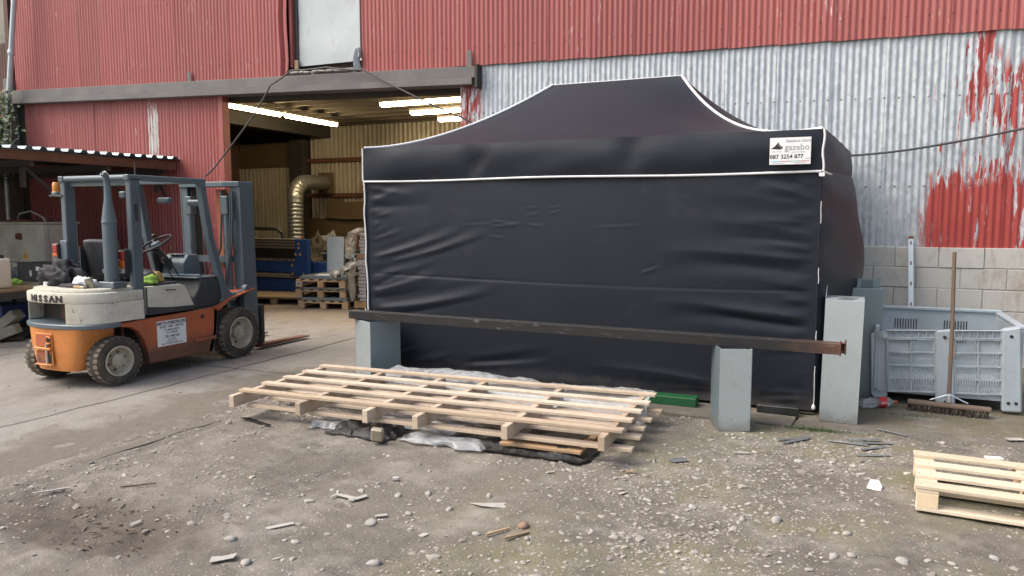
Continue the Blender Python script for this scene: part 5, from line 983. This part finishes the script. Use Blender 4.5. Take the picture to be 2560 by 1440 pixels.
for k in range(90):     # bark and wood chips trodden into the muddy hollow
    x, y = rng.normal(-3.68, .30), rng.normal(2.74, .15); a = rng.uniform(0, 6.28); l, w_ = rng.uniform(.005, .02), rng.uniform(.002, .006); z = dirt_h(x, y)+.006; t_ = rng.normal(0, .35); b = len(cv_); ca_, sa_ = math.cos(a), math.sin(a)
    for hz in (0, .004):
        for (p_, q_) in ((-l, -w_), (l, -w_*.6), (l*.8, w_), (-l*.9, w_*.8)): cv_.append((x+p_*ca_-q_*sa_, y+p_*sa_+q_*ca_, z+hz+p_*t_))
    cf_ += [(b+4, b+5, b+6, b+7), (b, b+1, b+5, b+4), (b+1, b+2, b+6, b+5), (b+2, b+3, b+7, b+6), (b+3, b, b+4, b+7)]
me = bpy.data.meshes.new('wood_debris'); me.from_pydata(cv_, [], cf_); me.materials.append(wood('trodden_chips', (.24, .19, .14), (.09, .07, .055), 0, .7)); tag(place('wood_debris', me), 'bark and wood chips trodden into the muddy hollow', 'debris', kind='stuff')
# ------------------------------------------------------------------ moss and weeds in the joint
gv_, gf_ = [], []
for k in range(900):
    q = rng.random()
    if q < .5: x, y = rng.normal(-.12, .11), 6.27+rng.normal(0, .02)
    elif q < .8: x, y = rng.uniform(-1.4, 2.6), 6.29+rng.normal(0, .012)
    else: x, y = rng.normal(.55, .12), 7.05+rng.normal(0, .03)
    h = rng.uniform(.008, .03); a = rng.uniform(0, 6.28); dx, dy = .003*math.cos(a), .003*math.sin(a); b = len(gv_); z = -.004
    gv_ += [(x-dx, y-dy, z), (x+dx, y+dy, z), (x+rng.normal(0, .01), y+rng.normal(0, .01), z+h)]; gf_.append((b, b+1, b+2))
me = bpy.data.meshes.new('weeds'); me.from_pydata(gv_, [], gf_); me.materials.append(M_leaf); me.attributes.new('tone', 'FLOAT', 'POINT').data.foreach_set('value', rng.uniform(.3, 1, len(gv_))); tag(place('weeds', me), 'sparse green weeds in the joint of the concrete', 'weeds', kind='stuff')
tag(MB().bb(-1.62, -1.12, 6.56, 6.70, .006, .085).build('green_plank', M_green, None, bevel=.006), 'bright green painted plank showing under the gazebo hem', 'plank')
t = thing('timber_baulk', 'dark timber baulk lying under the gazebo hem by the tall box', 'timber', (-.62, 6.62, 0)); MB().bb(0, .34, 0, .09, .004, .075).build('baulk', M_blacksteel, t, bevel=.008)
# ------------------------------------------------------------------ the big pallet and what lies under it
bp = thing('long_slatted_pallet', 'long pine pallet of narrow slats lying across six bearers', 'pallet', (-4.54, 4.73, 0), math.atan2(.10, 3.2)); L = 3.22; random.seed(21)
slat_me = MB().bb(-.02, L+.02, -.039, .039, 0, .022).mesh('slat', M_pine, bevel=.002); bear_me = MB().bb(-.024, .024, -.12, 1.16, 0, .098).mesh('bearer', M_pine_y, bevel=.003)
for k in range(5): place('top_slat', slat_me, bp, (random.uniform(-.01, .015), .035+k*.275, .2185+random.uniform(0, .003)), (random.uniform(-.01, .01), 0, random.uniform(-.004, .004)))
bx_ = [.0, .66, 1.28, 1.71, 2.42, 3.12]
for k, x in enumerate(bx_): place('bearer', bear_me, bp, (x, 0, .119), (0, 0, random.uniform(-.012, .012)))
slat2 = MB().bb(-.02, L+.02, -.040, .040, 0, .024).mesh('bottom_slat', M_pine, bevel=.002)
for k in range(5): place('bottom_slat', slat2, bp, (random.uniform(0, .06), .06+k*.262, .0945-random.uniform(0, .003)), (0, 0, random.uniform(-.006, .006)))
nl = MB()
for k in range(5):
    for x in bx_:
        for s_ in (-.012, .014): nl.lathe([(.0035, 0), (.0035, .0012), (0, .0013)], 'z', (x+s_, .035+k*.275+random.uniform(-.022, .022), .2425), 6)
nl.build('nail_heads', M_rust, bp)['kind'] = 'stuff'
lp = thing('buried_pallet', 'lower wooden pallet peeping out beneath the long pallet', 'pallet', (-2.95, 4.80, 0), R(1)); 
for k, (y, x0, x1) in enumerate(((.02, .75, 1.36), (.5, .0, 1.5), (.95, .0, 1.5))): MB().bb(x0, x1, y-.05, y+.05, .045, .067).build('deck_board', M_oldwood, lp, bevel=.003)
for x in (.8, 1.3): MB().bb(x-.04, x+.04, 0, 1, .004, .044).build('runner', M_oldwood, lp, bevel=.003)
def sheetblob(name, label, cat, x0, x1, y0, y1, z, amp, mat, seed, n=40, drop=.0, rz=0, kind=None):
    g = np.zeros((n, n, 3))
    for j in range(n):
        for i in range(n):
            a, b = i/(n-1), j/(n-1); x = x0+(x1-x0)*a+.05*nz(a*3, b*3, 2, seed); y = y0+(y1-y0)*b+.05*nz(a*3, b*3, 2, seed+5); e = min(a, 1-a, b, 1-b)
            g[j, i] = (x, y, max(.006, z+amp*(nz(x, y, 5, seed)+.7*nz(x, y, 13, seed+2))-drop*max(0, .12-e)/.12))
    return tag(MB().grid(g).build(name, mat, None, smooth=75), label, cat)
sheetblob('black_film', 'crumpled black plastic film under the right half of the long pallet', 'plastic film', -2.75, -1.55, 4.74, 5.6, .060, .02, M_blackfilm, 2, 44, .07); sheetblob('black_film', 'bunched black plastic sticking out below the second bearer', 'plastic film', -3.62, -3.05, 4.62, 5.0, .055, .05, M_blackfilm, 9, 36, .09)
sheetblob('bubble_wrap', 'white bubble wrap under the middle of the long pallet', 'bubble wrap', -3.62, -2.3, 4.95, 5.75, .060, .018, M_bubble, 4, 40, .04); sheetblob('bubble_wrap', 'bubble wrap trailing out in front of the long pallet', 'bubble wrap', -3.0, -2.3, 4.70, 5.0, .045, .014, M_bubble, 12, 36, .05); sheetblob('bubble_wrap', 'scrap of bubble wrap poking out beside the black plastic', 'bubble wrap', -3.85, -3.42, 4.72, 5.0, .05, .02, M_bubble, 17, 24, .05)
sheetblob('bubble_wrap', 'white bubble wrap at the rear right under the long pallet', 'bubble wrap', -2.5, -1.5, 5.3, 6.0, .075, .02, M_bubble, 31, 36, .04)
g = np.zeros((16, 60, 3))
for j in range(16):
    for i in range(60):
        x = -4.0+2.62*i/59; b = j/15; y = 5.86+.42*b-.04*(x+4); g[j, i] = (x, y+.02*nz(x, b, 4, 3), .13+.085*math.sin(b*2.1)+.035*nz(x, y, 3, 9)+.018*nz(x, y, 11, 4)+.07*max(0, (x+1.75))*b-(.10*(1-b) if b < .2 else 0))
tag(MB().grid(g).build('clear_plastic_sheet', M_clearfilm, None, smooth=75), 'clear plastic sheeting draped behind the long pallet', 'plastic sheet')
tag(MB().bb(-3.9, -1.6, 6.05, 6.28, .01, .10).build('dark_sheet_bundle', M_sheet_d, None, bevel=.01), 'grey bundle under clear plastic behind the long pallet', 'bundle')
o = MB().box((0, 0, 0), (.09, .05, .10), (.2, .1, .3)).build('wrapped_tube_end', M_alu, None, bevel=.01, loc=(-3.1, 4.58, .07)); tag(o, 'square metal tube end wrapped in black plastic', 'tube')
o = litter('cloth_strip', 'thin dark strip of torn plastic at the corner of the long pallet', 'plastic', -4.38, 4.70, [(-.16, -.02), (.2, -.05), (.24, -.03), (-.1, .02)], M_blackfilm, .006, -.15, .012)
# ------------------------------------------------------------------ fresh pallet at the near right
fpal = thing('block_pallet', 'fresh pale pine block pallet at the near right corner', 'pallet', (.44, 4.75, .0), R(-3.2)); b1 = MB().bb(0, 1.2, 0, .10, 0, .02).mesh('top_board', M_pine_n, bevel=.002); random.seed(8)
for k in range(4): place('top_board', b1, fpal, (random.uniform(-.008, .008), k*.212, .128+random.uniform(0, .002)), (0, 0, random.uniform(-.006, .006)))
for k, x in enumerate((0, .55, 1.09)): MB().bb(x+.004, x+.115, 0.002, .735, .1065, .1275).build('stringer_board', M_pine_n, fpal, bevel=.002)
bl = MB().bb(0, .11, 0, .11, 0, .084).mesh('block', M_pine_nz, bevel=.003)
for x in (.004, .55, 1.09):
    for y in (.0, .312, .625): place('block', bl, fpal, (x, y+.001, .0220))
b2 = MB().bb(0, 1.2, 0, .10, 0, .020).mesh('bottom_board', M_pine_n, bevel=.002)
for y in (0, .316, .63): place('bottom_board', b2, fpal, (.002, y, .0015), (0, 0, random.uniform(-.004, .004)))
nl = MB()
for k in range(4):
    for x in (.05, .60, 1.14):
        for s_ in (-.03, .03): nl.lathe([(.004, 0), (.004, .0012), (0, .0013)], 'z', (x+s_, k*.212+.05+random.uniform(-.03, .03), .1497), 6)
nl.build('nail_heads', M_rust, fpal)['kind'] = 'stuff'
# ------------------------------------------------------------------ cables
def sagline(pts, k=8, sag=0):
    out = []
    for a, b in zip(pts[:-1], pts[1:]):
        a, b = Vector(a), Vector(b)
        for i in range(k): t_ = i/k; p_ = a.lerp(b, t_); p_.z -= sag*4*t_*(1-t_); out.append(p_)
    return out+[Vector(pts[-1])]
tag(MB().tube(sagline([(-9.95, 9.70, 2.35), (-9.70, 9.70, 2.52), (-8.76, 9.62, 3.31), (-8.41, 9.62, 3.75), (-8.04, 9.68, 3.96), (-7.39, 9.70, 3.96), (-6.69, 9.70, 3.87), (-6.05, 9.68, 3.54), (-4.98, 9.72, 3.05), (-4.60, 9.75, 2.88), (-3.9, 9.75, 2.75)], 6, .012), .013, 8).build('power_cable', M_cable, None, smooth=60), 'grey power cable looping over the doorway lintel', 'cable')
tag(MB().tube(sagline([(-.30, 9.70, 2.38), (.02, 9.78, 2.385), (.7, 9.8, 2.44), (1.73, 9.8, 2.62), (3.2, 9.8, 2.95)], 6, .008), .013, 8).build('power_cable', M_cable, None, smooth=60), 'dark cable running from the gazebo corner along the galvanised wall', 'cable')
# ------------------------------------------------------------------ under the canopy
wbn = thing('workbench', 'heavy brown workbench under the lean-to canopy', 'workbench', (-12.2, 5.9, 0)); MB().bb(0, 2.35, .0, 1.25, .695, .735).build('top', M_ply, wbn, bevel=.006); MB().bb(0, 2.34, .02, .06, .60, .694).build('apron', M_darksteel, wbn); MB().bb(2.28, 2.34, .02, 1.2, .60, .694).build('apron', M_darksteel, wbn)
for x in (.1, 1.2, 2.22):
    for y in (.06, 1.12): MB().bb(x, x+.08, y, y+.08, 0, .694).build('leg', M_darksteel, wbn)
MB().bb(.1, 2.2, 1.12, 1.16, .02, .66).build('back_board', plain('faded_blue_board', (.12, .20, .24), .8, 0, .3, 3, (.22, .16, .10), .6), wbn)
t = thing('jerry_can', 'cream plastic jerry can at the left edge on the workbench', 'jerry can', (-10.24, 6.15, .737)); MB().bb(0, .32, 0, .2, 0, .40).build('body', M_jerry, t, bevel=.045, segs=3, smooth=50); MB().tube([(.02, .1, .38), (.06, .1, .46), (.2, .1, .46), (.26, .1, .38)], .018, 10).build('handle', M_jerry, t, smooth=50); MB().lathe([(.03, .38), (.03, .44), (0, .445)], 'z', (.27, .1, 0), 14).build('cap', M_black, t, smooth=40)
t = thing('control_cabinet', 'cream control cabinet with a yellow warning triangle', 'cabinet', (-13.3, 8.0, 0)); MB().bb(0, 1.62, 0, .6, .93, 1.55).build('door', M_creamcab, t, bevel=.012); MB().bb(-.02, 1.65, -.02, .63, 1.551, 1.585).build('lid', M_creamcab, t, bevel=.008); MB().bb(-.02, 1.66, -.04, .62, .84, .925).build('plinth', M_creamcab, t, bevel=.01); MB().bb(0, 1.62, .0, .6, .02, .835).build('machine_body', M_sheet_d, t, bevel=.01)
MB().bb(1.0, 1.10, -.05, 0, 1.30, 1.40).build('switch_box', M_rust, t, bevel=.008); MB().lathe([(0, -.075), (.022, -.075), (.022, -.05)], 'y', (1.06, 0, 1.35), 12).build('switch_knob', M_rust, t)
MB().prism([(1.10, .985), (1.24, .985), (1.17, 1.11)], -.004, -.001, 'y').build('warning_triangle', M_yellow, t); MB().prism([(1.155, 1.005), (1.185, 1.035), (1.17, 1.04), (1.18, 1.075), (1.155, 1.04), (1.168, 1.035)], -.006, -.0045, 'y').build('lightning_mark', M_ink, t); MB().bb(.5, .98, -.012, -.002, .95, .985).build('nameplate', M_creamcab, t)
tag(MB().tube([(-12.6, 8.2, 1.59), (-12.45, 8.15, 1.72), (-12.1, 8.1, 1.76), (-11.8, 8.1, 1.66), (-11.64, 8.1, 1.45), (-11.60, 8.1, 1.1), (-11.56, 8.1, .8)], .014, 8).build('hose', M_cabw, None, smooth=50), 'pale hose arching over the cream cabinet', 'hose')
tag(MB().bb(-12.7, -12.1, 8.05, 8.5, 1.588, 1.62).build('red_board', M_rust, None, bevel=.004), 'rust red board lying on top of the cream cabinet', 'board')
t = thing('black_steel_box', 'black steel box with a white label and oval hole on the bench', 'steel box', (-11.1, 7.16, 0.0)); MB().bb(0, .86, .02, .4, .742, 1.0).build('box_body', M_black, t, bevel=.004); MB().bb(.42, .50, .017, .0195, .89, .95).build('paper_label', M_white, t); MB().prism([(.30+.028*math.cos(a), .85+.05*math.sin(a)) for a in np.linspace(0, 6.28, 14)[:-1]], .016, .0195, 'y').build('oval_hole', M_sheet, t)
MB().bb(-.2, 1.0, .0, .5, .30, .741).build('stand', M_darksteel, t)
t = thing('grey_vice', 'grey steel vice body behind the jerry can', 'vice', (-11.6, 7.0, .737)); MB().prism([(0, 0), (.42, 0), (.36, .10), (.28, .26), (.08, .26)], 0, .25, 'y').build('vice_body', M_sheet_d, t, bevel=.01); MB().tube([(.34, .12, .02), (.34, .12, .2)], .03, 10).build('spindle', M_slate, t, smooth=40)
blob('yellow_glove', 'yellow and green work glove on the workbench', 'glove', (-10.45, 6.72, .737), (.12, .06, .055), M_glove, 22, .6, 2)
blob('wood_block', 'small wooden block beside the black steel box', 'wood block', (-10.2, 7.0, .742), (.03, .03, .05), M_card, 23, .1, 1)
tag(MB().bb(-10.75, -9.9, 6.82, 6.86, .737, .75).build('steel_bar', M_plate, None, bevel=.002), 'flat steel bar lying along the workbench', 'bar')
t = thing('blue_crate', 'dark blue plastic crate under the workbench edge', 'crate', (-10.85, 6.45, .0), R(8)); MB().bb(0, .42, 0, .4, .20, .46).build('crate_wall', M_bluebin, t, bevel=.01); MB().bb(-.012, .432, -.012, .412, .43, .465).build('crate_rim', M_bluebin, t, bevel=.006); MB().bb(.02, .4, .02, .38, .0, .2).build('stand', M_darksteel, t)
for k, (x, y, z, r, lab) in enumerate(((-10.28, 6.5, .24, (R(0), R(-38), R(20)), 'upper tilted concrete block beside the blue crate'), (-10.22, 6.40, .09, (0, R(-22), R(35)), 'lower concrete block leaning on the ground by the bench'))):
    tag(MB().box((0, 0, 0), (.34, .20, .13)).build('loose_block', M_brick, None, bevel=.01, loc=(x, y, z+.03), rot=r), lab, 'block')
tag(blob('rubble_heap', 'dark rubble heap under the workbench', 'rubble', (-10.7, 6.6, 0), (.5, .35, .12), M_inwall, 40, .5, 2.5), kind='stuff')
# ------------------------------------------------------------------ inside the workshop
ct = thing('cutting_table', 'blue machine cutting table with a gantry in the workshop', 'cutting machine', (-13.6, 12.2, 0))
MB().bb(0, 4.0, 0, 2.0, .02, .40).build('base', M_bluepaint, ct, bevel=.012); MB().bb(0, 4.25, .06, 1.9, .52, .76).build('bed', M_bluepaint, ct, bevel=.012); MB().bb(0, 4.3, -.03, .07, .42, .50).build('rail', M_alu, ct, bevel=.006); MB().bb(.02, 4.0, .05, 1.9, .40, .519).build('inner_frame', M_darksteel, ct)
for k in range(46): MB().bb(.05+k*.09, .056+k*.09, .08, 1.88, .76, .80).build('support_slat', M_scrap, ct)
for k in range(40): MB().lathe([(0, -.01), (.026, -.01), (.026, .02)], 'y', (.1+k*.095, .05, .785), 8).build('chain_roller', M_scrap, ct)
gn = bpy.data.objects.new('gantry', None); COL.objects.link(gn); gn.parent = ct
MB().prism([(3.40, .46), (3.86, .46), (3.86, 1.22), (3.52, 1.22), (3.54, .86), (3.40, .60)], -.12, -.02, 'y').build('side_plate', M_bluepaint, gn, bevel=.012); MB().bb(1.4, 3.5, .0, .16, 1.02, 1.22).build('beam', M_alu, gn, bevel=.008)
for z in (1.06, 1.12, 1.18): MB().bb(1.4, 3.5, -.006, .0, z, z+.02).build('beam_groove', M_darksteel, gn)
MB().lathe([(.025, 1.22), (.025, 1.26), (0, 1.265)], 'z', (3.7, -.07, 0), 12).build('stop_button', M_redcap, gn); MB().tube([(1.6, .1, 1.22), (1.65, .1, 1.36), (1.9, .1, 1.42), (2.9, .1, 1.42), (3.05, .1, 1.32), (3.06, .1, 1.2)], .04, 8).build('energy_chain', M_black, gn, smooth=50); MB().bb(1.25, 1.5, -.08, .12, .85, 1.3).build('carriage', M_alu, gn, bevel=.01)
MB().bb(1.5, 3.4, .2, .22, .76, 1.02).build('splash_guard', M_darksteel, gn)
for x, z in ((3.63, 1.13), (3.63, 1.05), (3.55, .92), (3.66, .92), (3.46, .70), (3.46, .52), (3.74, .52)): MB().prism([(x-.03, z-.025), (x+.03, z-.025), (x, z+.03)], -.124, -.121, 'y').build('warning_sticker', M_yellow, gn)
du = thing('extraction_duct', 'silver ribbed flexible duct bending into the rear wall', 'duct', (-11.62, 14.0, .8)); pts_, rr_ = [], []
path = [Vector((0, 0, 0)), Vector((0, 0, 1.25))]+[Vector((-.15*(1-math.cos(a))/1, .55*(1-math.cos(a)), 1.25+.42*math.sin(a))) for a in np.linspace(.2, 1.5, 7)]+[Vector((-.35, 1.2, 1.70)), Vector((-.55, 1.86, 1.72))]
for a, b in zip(path[:-1], path[1:]):
    k = max(2, int((b-a).length/.03))
    for i in range(k): pts_.append(a.lerp(b, i/k)); rr_.append(.175+(.009 if len(pts_) % 3 else -.007))
MB().tube(pts_, rr_, 22, False).build('ribbed_hose', M_duct, du, smooth=40); MB().lathe([(.19, 0), (.19, .06)], 'y', (-.55, 1.78, 1.72), 24).build('wall_collar', M_sheet, du, smooth=40); MB().bb(-.72, -.28, 1.78, 1.84, 1.45, 1.98).build('wall_plate', M_board, du); MB().bb(-.3, .3, -.3, .3, -.8, 0).build('fan_box', M_darksteel, du, bevel=.01)
# stack of pallets and sheet metal
def euro(name, label, loc, rz, z):
    t = thing(name, label, 'pallet', (loc[0], loc[1], z), rz, 'pallets stacked inside the doorway')
    bd = MB().bb(0, .098, 0, 1.2, 0, .02).mesh('top_board', M_oldwood, bevel=.002)
    for k in range(6): place('top_board', bd, t, (k*.172, 0, .120))
    for y in (.0, .55, 1.1): MB().bb(0, .96, y, y+.1, .10, .12).build('stringer_board', M_oldwood, t, bevel=.002)
    bk = MB().bb(0, .12, 0, .10, 0, .08).mesh('block', M_oldwood, bevel=.003)
    for x in (0, .42, .84):
        for y in (0, .55, 1.1): place('block', bk, t, (x, y, .02))
    for x in (0, .42, .84): MB().bb(x, x+.12, 0, 1.2, 0, .02).build('bottom_board', M_oldwood, t)
    return t
PA = R(13); PX, PY = -9.02, 10.88
def stackpt(a, b): return (PX+a*math.cos(PA)-b*math.sin(PA), PY+a*math.sin(PA)+b*math.cos(PA))
pz_ = [.006, .215, .40]
p1_ = euro('stacked_pallet', 'bottom pallet of the stack inside the doorway', stackpt(0, 0), PA, pz_[0]); p2_ = euro('stacked_pallet', 'middle pallet of the stack inside the doorway', stackpt(-.06, .02), PA+.03, pz_[1]); p3_ = euro('stacked_pallet', 'top pallet of the stack, with a white stamped block', stackpt(-.03, -.02), PA-.02, pz_[2])
MB().bb(.005, .115, -.004, -.0005, .025, .095).build('stamp_panel', M_sackwhite, p3_); text('lettering', 'HH', .05, M_ink, p3_, (.06, -.006, .06), bold=.002)
for k, (z, hh, lab) in enumerate(((.152, .058, 'dark sheet metal stack between the bottom and middle pallets'), (.358, .036, 'dark sheet metal stack between the middle and top pallets'), (.544, .055, 'dark sheet metal stack on top of the pallets'))):
    t = thing('sheet_metal_stack', lab, 'sheet metal', (*stackpt(.04, .03), z), PA)
    for q in range(4): MB().bb(random.uniform(-.02, .02), .9+random.uniform(-.02, .03), random.uniform(-.02, .0), 1.05, q*hh/4, (q+.85)*hh/4).build('metal_sheet', M_sheet_d, t)
tag(MB().bb(0, .42, 0, .32, 0, .012).build('white_paper_sheet', M_white, None, loc=(*stackpt(.32, .06), .602), rot=(0, 0, PA+.2)), 'white paper sheet on top of the pallet stack', 'paper')
t = thing('upright_metal_tray', 'pale sheet metal tray standing upright on the pallet stack', 'metal tray', (*stackpt(.36, .46), .600), PA-.12, None, (R(-3), 0, 0)); MB().bb(0, .37, 0, .003, 0, .70).build('panel', M_sheet, t); MB().bb(0, .37, .003, .05, .69, .70).build('top_flange', M_sheet_d, t); MB().bb(.368, .371, .003, .06, 0, .70).build('side_flange', M_sheet_d, t)
blob('black_glove', 'black work glove on the pallet stack beside the paper', 'glove', (*stackpt(.72, .05), .60), (.09, .06, .06), M_cloth_b, 33, .5, 2)
# wrapped goods by the gazebo corner
wg = thing('wrapped_goods_stack', 'two tier stack of grey goods wrapped in film by the gazebo', 'wrapped goods', (-7.93, 11.2, 0), R(4)); MB().bb(-.08, 1.1, -.02, 1.0, .03, .15).build('pallet_base', M_oldwood, wg, bevel=.006); MB().bb(-.02, 1.1, 0, 1, .92, 1.0).build('middle_pallet', M_oldwood, wg, bevel=.006); random.seed(2)
for k in range(12): MB().bb(random.uniform(-.015, .015), 1.0, random.uniform(-.015, .015), .95, .155+k*.063, .212+k*.063).build('packed_tier', M_sackwhite, wg, bevel=.008)
for k in range(6): MB().bb(.04+random.uniform(-.015, .015), 1.0, random.uniform(-.015, .015), .95, 1.005+k*.063, 1.062+k*.063).build('packed_tier', M_sackwhite, wg, bevel=.008)
def drape(name, label, path, wdt, seed, mat):
    n = len(path); g = np.zeros((n*5, 12, 3)); pp = sagline(path, 5)
    for j in range(min(len(pp), n*5)):
        for i in range(12): a = (i/11-.5); g[j, i] = (pp[j].x+a*wdt*(1+.4*nz(j*.2, 0, 1, seed)), pp[j].y+.04*math.sin(i*1.9+j*.6)-.03, pp[j].z+.05*nz(i*.4, j*.3, 1, seed)+.03*math.sin(i*2.3))
    g = g[:len(pp)]; return tag(MB().grid(g).build(name, mat, None, smooth=75), label, 'plastic film')
drape('loose_film', 'loose stretch film hanging off the upper wrapped tier', [(-7.75, 11.12, 1.45), (-7.92, 11.1, 1.38), (-8.0, 11.1, 1.15), (-8.0, 11.1, .98), (-7.95, 11.08, .92)], .20, 3, M_warmfilm); drape('loose_film', 'tail of stretch film trailing from the goods to the pallet stack', [(-7.80, 11.05, .86), (-7.95, 11.0, .80), (-8.12, 10.98, .72), (-8.25, 11.0, .66), (-8.32, 11.0, .62)], .16, 6, M_warmfilm); drape('loose_film', 'film hanging down the front of the lower wrapped tier', [(-7.95, 11.1, .88), (-7.98, 11.1, .6), (-7.98, 11.12, .3), (-7.96, 11.12, .2)], .12, 8, M_warmfilm)
bn = thing('scrap_bin', 'dark steel scrap bin behind the pallet stack', 'bin', (-9.6, 12.35, 0)); MB().bb(0, 1.6, 0, .03, .05, .92).build('front_side', M_bin, bn, bevel=.01); MB().prism([(0, .05), (1.4, .05), (1.4, .95), (0, .72)], -.03, 0, 'x').build('end_side', M_bin, bn); MB().bb(1.57, 1.6, .03, 1.4, .05, .92).build('end_side', M_bin, bn); MB().bb(0, 1.6, 1.37, 1.4, .05, 1.0).build('rear_side', M_bin, bn); MB().bb(0, 1.6, 0, 1.4, .04, .08).build('floor', M_bin, bn); MB().bb(-.02, 1.62, -.02, .04, .92, .945).build('rim', M_sheet, bn)
tag(MB().lathe([(0, 0), (.14, 0), (.15, .02), (.15, .09), (.135, .10), (0, .10)], 'z', (0, 0, 0), 20).build('pale_tub', M_jerry, None, smooth=40, loc=(-9.12, 12.45, .948)), 'pale round tub on the rim of the scrap bin', 'tub')
tag(MB().bb(-10.36, -10.20, 14.4, 14.48, .02, 1.36).build('red_post', M_rust, None, bevel=.006), 'rusty red post standing in front of the rear wall', 'post')
random.seed(14)
for k in range(13):
    n = random.randint(9, 13); poly = [((.13+.13*random.random()*(q % 2))*math.cos(2*math.pi*q/n), (.13+.13*random.random()*(q % 2))*math.sin(2*math.pi*q/n)) for q in range(n)]
    hole = [(p[0]*.45, p[1]*.45) for p in poly]; v = [(a, -.003, b) for a, b in poly]+[(a, -.003, b) for a, b in hole]+[(a, .003, b) for a, b in poly]+[(a, .003, b) for a, b in hole]; f = []
    for q in range(n): r_ = (q+1) % n; f += [(q, r_, n+r_, n+q), (2*n+q, 3*n+q, 3*n+r_, 2*n+r_), (q, 2*n+q, 2*n+r_, r_), (n+q, n+r_, 3*n+r_, 3*n+q)]
    x = -10.75+.085*k+random.uniform(-.05, .05); y = 13.3+random.uniform(-.15, .4); z = .72+.30*math.sin(k/12*3.1)+random.uniform(-.05, .16)
    o = MB().add(v, f).build('cut_metal_skeleton', M_scrap, None, loc=(x, y, z+.05), rot=(random.uniform(-.5, .5), random.uniform(-1, 1), random.uniform(-.5, .5))); tag(o, 'jagged cut metal offcut with a hole piled behind the tray', 'metal offcut', 'jagged offcuts piled behind the tray')
t = thing('offcut_stand', 'dark steel trestle under the jagged offcuts', 'trestle', (-10.9, 13.2, 0)); MB().bb(0, 1.2, 0, .8, .60, .68).build('trestle_top', M_darksteel, t)
for x in (.05, 1.1):
    for y in (.05, .7): MB().bb(x, x+.06, y, y+.06, 0, .6).build('leg', M_darksteel, t)
fb = thing('plywood_on_pallet', 'dusty plywood sheet lying on a pallet by the doorway', 'plywood', (-10.45, 11.05, 0), R(16)); MB().bb(-.3, 1.25, 0, 1.0, .125, .15).build('plywood_sheet', M_ply, fb, bevel=.003)
for y in (.05, .45, .88): MB().bb(-.2, 1.2, y, y+.09, .10, .1245).build('runner', M_oldwood, fb); 
for x in (-.15, .5, 1.05):
    for y in (.05, .45, .88): MB().bb(x, x+.13, y+.001, y+.089, .006, .10).build('block', M_oldwood, fb, bevel=.003)
tag(MB().box((0, 0, 0), (.9, .05, .02)).build('floor_lath', M_oldwood, None, loc=(-5.9, 9.3, .02), rot=(0, 0, R(-14))), 'dusty timber lath lying on the floor at the threshold', 'lath')
